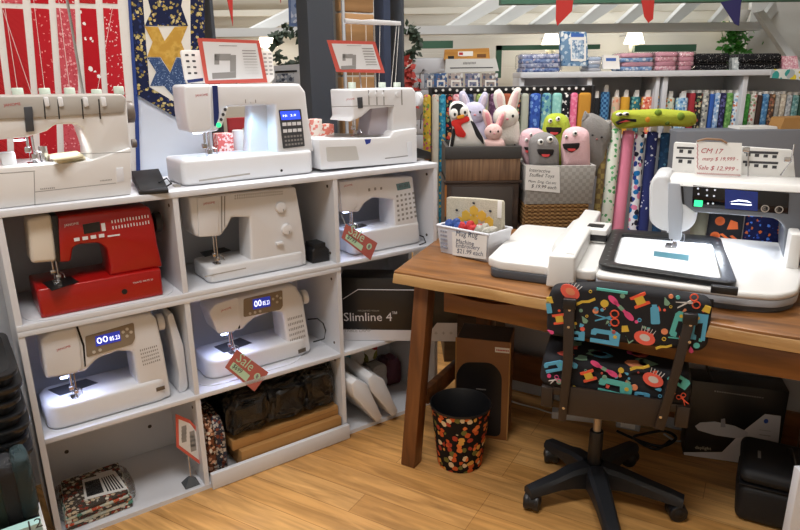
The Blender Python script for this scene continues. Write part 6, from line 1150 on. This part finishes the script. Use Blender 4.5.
for a in (('cushion', 570, 292, 1.25, -.5, 'r', 's'), ('spool', 559.5, 319, 1.1, .25, 'o', 'y'), ('ripper', 621, 308, 1.35, -.75, 'p', 'g'), ('scissors', 608, 318, 1.25, .1, 'o', 'b'), ('spool', 640, 300.5, 1.25, .5, 'o', 'y'), ('bobbin', 655, 315.5, 1.1, .15, 'b', 'b'), ('drop', 666.5, 302, 1, .4, 'g'), ('scissors', 689, 302.5, 1.1, .35, 'o', 'w'), ('tape', 586, 303, 1.05, .15, 'y'),
          ('button', 604.5, 303.5, 1.5, 0, 'y'), ('button', 595.5, 311, 1.1, 0, 's'), ('button', 596, 309, .9, 0, 'b'), ('button', 622.5, 296, .9, 0, 'g'), ('drop', 584.5, 320, 1, .6, 'g'), ('thimble', 625, 328.5, 1, .2, 'y'), ('machine', 605, 337.5, 1.15, -.05, 'b', 'y'), ('cushion', 644.5, 338, 1.25, -.3, 'r', 'w'), ('ring', 639.5, 320, 1, 0, 'b'), ('ring', 664, 339, 1, 0, 'y'), ('button', 664.5, 331.5, 1.2, 0, 's'), ('machine', 681, 325, 1.1, 1.4, 't', 'y'), ('machine', 699, 327, 1.1, 1.55, 'b', 'y'), ('button', 696.5, 345.5, 1.1, 0, 't'), ('zig', 629, 341, 1, 0, 'g'), ('bar', 612, 291, 1.2, -.05, 't'), ('button', 613.5, 332, .8, 0, 'r'), ('button', 582.5, 329, .9, 0, 'r'), ('tape', 664, 348, .8, .1, 'y'), ('button', 664.5, 310, .5, 0, 'r'), ('ring', 590.5, 291.5, .8, 0, 'y'), ('bar', 675.5, 338, .55, 0, 't'), ('drop', 551, 332, .8, 1.2, 'p'), ('machine', 576, 336, .7, 0, 'b', 'b'), ('drop', 691, 350, .8, .2, 'p'), ('thimble', 549.5, 300, 1, .2, 'y'), ('bobbin', 549, 308, .7, .2, 'b', 'b'), ('button', 671, 296.5, .8, 0, 's'), ('button', 678, 297.5, .7, 0, 't'), ('thimble', 707, 309, 1, -.3, 'y')): motif(bk, CB, Yb, *a)
rr = random.Random(5)
for k in range(34):
    u, v = rr.random(), rr.random(); x, y = 556+u*148, 295+u*10+v*37; motif(bk, CB, Yb+.0006, rr.choice(['button', 'button', 'ring', 'drop', 'thimble']), x, y, rr.uniform(.45, .75), rr.uniform(0, 3), rr.choice('oyptbsrg'))
t.add('backrest', bk, label='backrest in black sewing print fabric')
Ys = .01; zs1 = CB.p3(610, 357, Ys)[1]; zs0 = CB.p3(610, 396, Ys)[1]
seat = MB(FB); xl_, xr_ = CB.p3(538, 370, Ys)[0], CB.p3(695, 382, Ys)[0]; zlow = (CB.p3(545, 387, Ys)[1]+CB.p3(690, 408, Ys)[1])/2; zhi = zlow+.10
seat.loft([(x, y, zhi) for x, y in rnd([(xl_+.01, Ys+.015), (xr_-.01, Ys+.015), (xr_-.005, .44), (xl_+.005, .44)], .05)], [(x, y, zlow) for x, y in rnd([(xl_, Ys), (xr_, Ys), (xr_, .46), (xl_, .46)], .05)], .022, 4)
for a in (('machine', 554.5, 367, .85, .35, 'b', 't'), ('spool', 588.5, 376, 1.15, .45, 'o', 'y'), ('ripper', 604, 369, 1.2, -.45, 'p', 'g'), ('machine', 615, 389, 1.35, -.1, 't', 'y'), ('tape', 640, 369, 1, .1, 'y'), ('cushion', 653, 380, 1.25, -.35, 'r', 'w'), ('button', 621, 370.5, 1.1, 0, 'y'), ('button', 634.5, 387.5, 1.2, 0, 's'), ('button', 604.5, 377.5, .9, 0, 'g'), ('machine', 642, 396.5, .6, 0, 'b', 'b'), ('scissors', 683, 399, .7, 2.2, 'o', 'o'), ('ring', 660, 396, .9, 0, 'b'), ('machine', 679, 381, .8, -.5, 't', 't'), ('button', 574, 388, .8, 0, 'y'), ('drop', 574, 365, 1.1, .8, 'b'), ('scissors', 555, 380, .65, .6, 'p', 'w'), ('button', 559, 382, 1, 0, 'g'), ('button', 549, 376, .8, 0, 'p')): motif(seat, CB, Ys-.001, *a)
for k in range(20):
    u, v = rr.random(), rr.random(); x, y = 556+u*120, 362+u*12+v*20; motif(seat, CB, Ys-.0004, rr.choice(['button', 'ring', 'drop', 'thimble']), x, y, rr.uniform(.45, .7), rr.uniform(0, 3), rr.choice('oyptbsrg'))
zz_ = zhi+.0003
for k in range(26):
    x, y = rr.uniform(xl_+.05, xr_-.05), rr.uniform(.05, .4); r_ = rr.uniform(.008, .03); seat.m(CM_[rr.choice('oyptbsrg')]).prism([(x+r_*math.cos(i*PI/4)*rr.uniform(.5, 1.6), y+r_*math.sin(i*PI/4)) for i in range(8)], zz_-.002, zz_+.0008, 'z')
st_i = t.add('seat', seat, label='seat in black sewing print fabric')
t.add('seat_pan', MB(BR).box(xl_+.02, xr_-.02, .02, .42, zlow-.03, zlow+.002, .006), label='brown black steel seat pan')
zc1, zc0 = CB.p3(610, 389, -.02)[1], CB.p3(610, 421, -.02)[1]
t.add('cross_plate', MB(BR).prism(L(CB, [(566, 386), (662, 400), (658, 428), (564, 414)], -.012), -.014, -.006, bev=.001), label='brown black cross plate between the back bars')
for pts in ([(564, 301), (575, 302), (573, 360), (566, 421), (558, 420), (563, 360)], [(685, 316), (696, 317), (681, 372), (664, 430), (654, 428), (671, 372)]):
    P_ = L(CB, pts, -.018); bi = t.add('back_bar', MB(BR).prism(P_, -.024, -.012, bev=.002), label='flat steel back bar'); 
    bo = None
    for (x, y) in (((pts[0][0]+pts[1][0])/2, pts[0][1]+9), ((pts[0][0]+pts[1][0])/2-1, pts[0][1]+26), ((pts[3][0]+pts[4][0])/2+1.5, pts[3][1]-13)): X, Z = CB.p3(x, y, -.024); t.add('bolt', MB(CHROME).cyl((X, -.024, Z), (X, -.0265, Z), .0045, seg=10), bi)
    X, Z = CB.p3((pts[0][0]+pts[1][0])/2, pts[0][1]+3, -.024); t.add('bar_tip', MB(BLACK).box(X-.02, X+.02, -.029, -.008, Z-.018, Z+.016, .004), bi)
for x0_, x1_ in ((541, 553), (678, 692)): (a, _), (c, _) = CB.p3(x0_, 395, .02), CB.p3(x1_, 395, .02); t.add('side_bracket', MB(BR).box(a, c, .015, .05, zlow-.075, zlow-.002, .004))
hx_, hy_ = CB.loc(.700, 2.035); zh = .125
t.add('gas_stem', MB(mt('pale_steel_tube', '#b5a99a', .3, .6)).cyl((hx_, hy_, .24), (hx_, hy_, zlow-.025), .014, seg=20), label='pale steel gas lift'); t.add('stem_sleeve', MB(BLACK).cyl((hx_, hy_, .07), (hx_, hy_, .27), .026, .024, seg=24, bev=.003)); t.add('mechanism', MB(BLACK).box(hx_-.06, hx_+.06, hy_-.09, hy_+.09, zlow-.075, zlow-.028, .01))
BP = mt('chair_base_plastic', '#1c1f24', .5)
ends = [Vector((*CB.loc(x, y), 0)) for x, y in ((.464, 1.96), (.955, 1.90), (.60, 2.25), (.905, 2.225), (.675, 1.72))]
t.add('hub', MB(BP).lathe([(.03, .05), (.05, .06), (.05, .12), (.035, .135), (.026, .135)], (hx_, hy_, 0), 24))
for e in ends:
    d = Vector((e.x-hx_, e.y-hy_, 0)); l = d.length; d.normalize(); s_ = Vector((-d.y, d.x, 0)); h = Vector((hx_, hy_, 0)); ar = MB(BP); secs = []
    for u, w, z1, z0 in ((.03, .036, .142, .055), (.10, .033, .136, .07), (l*.6, .029, .120, .072), (l-.03, .027, .104, .066), (l+.02, .025, .092, .062)): c = h+d*u; secs.append([c+s_*w+Vector((0, 0, z0)), c+s_*w+Vector((0, 0, z1-.012)), c+s_*w*.62+Vector((0, 0, z1)), c-s_*w*.62+Vector((0, 0, z1)), c-s_*w+Vector((0, 0, z1-.012)), c-s_*w+Vector((0, 0, z0))])
    ar.sweep(secs)
    ai = t.add('base_arm', ar, label='black plastic base arm'); cs = MB(BLACK); p = Vector((e.x, e.y, .0325)); a2 = random.uniform(0, PI); ax = Vector((math.cos(a2), math.sin(a2), 0))
    cs.cyl(p-ax*.028, p-ax*.004, .032, seg=20, bev=.006); cs.cyl(p+ax*.004, p+ax*.028, .032, seg=20, bev=.006); cs.cyl(p, p+Vector((0, 0, .036)), .009, seg=10); cs.ell(p+Vector((0, 0, .004)), (.033, .033, .031)); t.add('caster', cs, ai)
t.done()
# ================================================================== UNDER THE DESK
bp = D.loc(.232, 2.262); t = T('waste_bin', 'black floral printed round waste bin beside the desk leg', 'bin', D); FLB = fab('bin_floral_print', '#1a1512', ['#c75a2a', '#d9a24a', '#a8402a', '#d9c29a', '#6d6a34', '#e07a3c'], 25, .47)
t.add('bucket', MB(FLB).lathe([(.001, .002), (.088, .002), (.09, .01), (.118, .262), (.1165, .262)], (bp[0], bp[1], 0), 40, cap=False), label='floral printed outside'); t.add('lining', MB(BLACK).lathe([(.001, .012), (.084, .014), (.1145, .2605), (.117, .266), (.1205, .266), (.1205, .258)], (bp[0], bp[1], 0), 40, cap=False), label='black inside and rim'); t.done()
u0 = Vector((*D.pz1(455, 434, 0), 0)); u1 = Vector((*D.pz1(506.5, 441, 0), 0)); a_, b_ = D.w(u0), D.w(u1); UB = Fr((a_.x, a_.y), math.degrees(math.atan2((b_-a_).y, (b_-a_).x))); uw = (b_-a_).length; zt = UB.p3(482, 340, 0)[1]
t = T('tower_carton', 'upright brown carton with black rounded picture standing behind the waste bin', 'box', UB); BC = mt('brown_carton', '#8a5a2f', .5, var=.06)
c0 = t.add('carton', MB(BC).box(0, uw, 0, .17, .001, zt, .002)); t.add('top_face', MB(mt('dark_carton_top', '#4a3826', .6)).box(.004, uw-.004, .004, .166, zt-.001, zt+.0008), c0); P_ = L(UB, [(456, 372), (464, 362), (492, 362.5), (502, 374), (500.5, 437), (456, 431)], 0)
t.add('picture', MB(mt('black_picture', '#19181b', .35)).prism(rnd([(max(.002, min(uw-.004, x)), max(.01, z)) for x, z in P_], .03), -.0008, .0005), c0); t.add('edge', MB(KRAFT).box(-.003, .002, -.002, .004, .001, zt), c0); t.add('edge', MB(KRAFT).box(uw-.002, uw+.003, -.002, .004, .001, zt), c0); t.add('sticker', plate(UB, [(495, 347), (510, 348.5), (510, 353.5), (495, 352)], 0, PAPER, .001), c0); t.add('sticker_text', rows(UB, [(496, 349), (509, 350.3), (509, 352), (496, 350.8)], -.001, 1, 8, REDT, .7, .9), c0); t.add('lettering', rows(UB, [(476, 388), (486, 389), (486, 390.5), (476, 389.5)], -.0009, 1, 8, INKG, .7, .9), c0); t.done()
v0 = Vector((*W.pz1(683, 455, 0), 0)); v1 = Vector((*W.pz1(776, 469, 0), 0)); VB = Fr((v0.x, v0.y), math.degrees(math.atan2((v1-v0).y, (v1-v0).x))); vw = (v1-v0).length; zt = VB.p3(740, 386, 0)[1]
t = T('lamp_carton', 'black and white lamp carton with oval lamp picture on the floor at right', 'box', VB); c0 = t.add('carton', MB(BX).box(0, vw, 0, .12, .001, zt, .002))
def vp(pts, m_, d=.0008): return MB(m_).prism([(max(.001, min(vw-.001, x)), max(.002, z)) for x, z in L(VB, pts, 0)], -d, .0005)
t.add('white_area', vp([(682, 452), (722, 452), (742, 432), (765, 414), (781, 416), (777, 468), (684, 455.5)], WP), c0); t.add('lamp_picture', vp([(695, 426), (700, 422.5), (715, 421.5), (735, 426), (748, 432), (747, 436.5), (735, 438), (715, 435), (698, 430)], mt('grey_lamp_print', '#b9bac2', .4), .0016), c0); t.add('lamp_picture', vp([(721, 419), (725, 418.5), (725.5, 427), (720.5, 427)], mt('grey_lamp_print2', '#8f9099', .4), .002), c0)
t.add('lettering', words(VB, 'daylight', (695, 449.5), (711, 451), -.0009, mt('cream_print', '#c9c2ad', .5), th=.0006), c0); X, Z = VB.p3(766, 421, 0); t.add('emblem', MB(mt('blue_print', '#2c4fa8', .5)).ell((X, -.0012, Z), (.008, .0008, .010)), c0); t.add('emblem_text', rows(VB, [(757, 427), (773, 429), (773, 449), (757, 446)], -.001, 4, 1, INKG, .7, .1), c0); t.add('top_text', rows(VB, [(714, 390), (764, 397), (764, 399), (714, 392)], -.0003, 1, 20, INKG, .5, .7), c0); t.done()
q0, q1 = Vector((*W.pz1(733, 520, 0), 0)), Vector((*W.pz1(792, 536, 0), 0)); CS = Fr((q0.x, q0.y), math.degrees(math.atan2((q1-q0).y, (q1-q0).x))); qw = (q1-q0).length
t = T('carry_case', 'black soft carry case on the floor at the bottom right corner', 'case', CS); SB = mt('black_nylon', '#17181b', .6, bump=.2, bscale=400); zt = CS.p3(738, 452, .28)[1]; zt = max(.15, min(.30, CS.p3(737, 468, 0)[1]))
t.add('body', MB(SB).box(0, qw+.06, 0, .26, .001, zt*.72, .03, 4)); t.add('lid', MB(SB).box(-.002, qw+.062, -.002, .262, zt*.73, zt, .03, 4)); t.add('zip', MB(BLACK).box(.0, qw+.06, .0, .26, zt*.715, zt*.735, .004)); hnd = MB(BLACK).tube([(.16, .05, zt), (.155, .08, zt+.02), (.15, .17, zt+.02), (.15, .2, zt)], .008, 8); t.add('handle', hnd); t.add('tag', MB(INKG).box(.05, .06, .1, .15, zt+.0002, zt+.001)); t.done()
wb_ = MB(mt('under_desk_board', '#a5a7ad', .7)).box(.14, 1.66, .79, .81, .001, .745); single('back_board', wb_, D, 'pale grey board standing behind the desk', 'board')
def wp3(x, y, z): d = W.pz1(x, y, z); return (d[0], d[1], z)
def catm(pts, n=6):
    P_ = [Vector(p) for p in pts]; out = []
    for i in range(len(P_)-1):
        a, b_, c, d = P_[max(i-1, 0)], P_[i], P_[i+1], P_[min(i+2, len(P_)-1)]
        for k in range(n): u = k/n; out.append(.5*((2*b_)+(-a+c)*u+(2*a-5*b_+4*c-d)*u*u+(-a+3*b_-3*c+d)*u**3))
    return out+[P_[-1]]
q = [Vector((*W.pz1(x, y, .03), 0)) for x, y in ((552, 413), (598, 418))]; PS = Fr((q[0].x, q[0].y), math.degrees(math.atan2((q[1]-q[0]).y, (q[1]-q[0]).x))); l = (q[1]-q[0]).length
t = T('power_strip', 'white power strip on the floor behind the chair seat', 'power strip', PS); t.add('body', MB(PLAST).box(0, l, 0, .05, .001, .035, .004)); so = MB(BLACK)
for k in range(5): so.cyl((.04+k*(l-.08)/4, .025, .035), (.04+k*(l-.08)/4, .025, .0358), .012, seg=14)
t.add('socket', so)
for lab, pts, r_, m_ in (('black cord looping down behind the chair, left of the lamp picture carton', catm([D.w((1.0, .60, .74)), D.w((1.0, .62, .55)), D.w((1.06, .64, .35)), D.w((1.15, .66, .2))]), .005, CORD),
    ('thin black cord slanting across the pale board under the desk at right', catm([D.w((1.12, .66, .70)), D.w((1.24, .66, .58)), D.w((1.36, .66, .47)), D.w((1.40, .64, .42))]), .004, CORD),
    ('grey cord slanting across the pale board under the desk', catm([D.w((1.02, .67, .64)), D.w((1.10, .67, .56)), D.w((1.18, .67, .49))]), .003, mt('grey_cord', '#5d5f63', .6)),
    ('white cord on the floor between the brown carton and the chair', catm([wp3(508, 400, .012), wp3(520, 404, .012), wp3(536, 408, .012), wp3(548, 412, .012), wp3(570, 418, .012)]), .004, mt('white_cord', '#c9c7c2', .6)),
    ('black cord pile on the floor behind the chair stem', catm([wp3(617, 431, .012), wp3(640, 441, .012), wp3(662, 446, .014), wp3(676, 438, .02), wp3(664, 431, .024), wp3(644, 434, .022), wp3(634, 438, .022), wp3(655, 449, .012), wp3(670, 441, .01)]), .006, CORD),
    ('white cord on the floor beside the lamp picture carton', catm([wp3(664, 434, .01), wp3(670, 438, .01), wp3(676, 441, .01), wp3(682, 441, .01)]), .004, mt('white_cord', '#c9c7c2', .6))):
    t.add('cord', MB(m_).tube([PS.mat().inverted() @ Vector(p) for p in pts], r_), label=lab)
t.done()
q = Vector((*W.pz1(628, 424, .03), 0)); t = T('power_adapter', 'pale grey adapter block on the floor right of the chair stem', 'adapter', Fr((q.x, q.y), -25)); t.add('body', MB(CG).box(-.05, .05, 0, .06, .001, .045, .005)); t.add('label', MB(PAPER).box(-.03, .03, -.001, 0, .01, .035)); t.done()
(xw, zw) = W.p3(798.5, 481, 1.52); single('white_panel', MB(WHITE).box(xw, xw+.25, 1.52, 1.55, .001, zw+.03, .003), W, 'white board edge standing on the floor at the right edge of the photo', 'panel')
# ================================================================== CAMERA, LIGHT
cam = bpy.data.cameras.new('camera'); co = bpy.data.objects.new('camera', cam); C.objects.link(co)
cam.sensor_width = 36; cam.lens = 36*F/800; cam.clip_start = .05
c, s, cr, sr = math.cos(PT), math.sin(PT), math.cos(RL), math.sin(RL)
r0, u0, f0 = Vector((1, 0, 0)), Vector((0, s, c)), Vector((0, c, -s))
Rv, Uv = r0*cr+u0*sr, -r0*sr+u0*cr; Bv = -f0
co.matrix_world = Matrix(((Rv.x, Uv.x, Bv.x, 0), (Rv.y, Uv.y, Bv.y, 0), (Rv.z, Uv.z, Bv.z, EYE), (0, 0, 0, 1)))
bpy.context.scene.camera = co
def area(name, x, y, z, sx, sy, e, col=(1, .88, .74)):
    ld = bpy.data.lights.new(name, 'AREA'); ld.shape = 'RECTANGLE'; ld.size, ld.size_y = sx, sy; ld.energy = e; ld.color = col
    o = bpy.data.objects.new(name, ld); o.location = (x, y, z); C.objects.link(o); return o
area('ceiling_and_fill_lamp', -.35, 2.75, 3.3, .7, .5, 50, (1, .985, .97))
area('ceiling_and_fill_lamp', -.5, .65, 3.4, 1.4, .5, 56, (1, .985, .97))  # unseen front fill, added to brighten the shelf fronts and bays
area('ceiling_and_fill_lamp', 1.1, 3.2, 3.35, 1.6, .4, 46, (1, .985, .97))  # unseen fill, placed to brighten the fabric bays and toys
area('ceiling_and_fill_lamp', -1.2, 4.6, 2.9, 1.4, .3, 22, (1, .98, .95))  # unseen rear fill for the background
area('ceiling_and_fill_lamp', 1.6, 5.75, 2.7, 2.2, .3, 16, (1, .98, .95))  # unseen fill, added to lighten the back wall
w = bpy.data.worlds.new('World'); bpy.context.scene.world = w; w.use_nodes = True
w.node_tree.nodes['Background'].inputs[0].default_value = (.8, .85, 1, 1); w.node_tree.nodes['Background'].inputs[1].default_value = .35
sc = bpy.context.scene; sc.view_settings.view_transform = 'Standard'; sc.view_settings.look = 'None'; sc.view_settings.exposure = .14; sc.view_settings.gamma = 1
sc.view_settings.use_curve_mapping = False
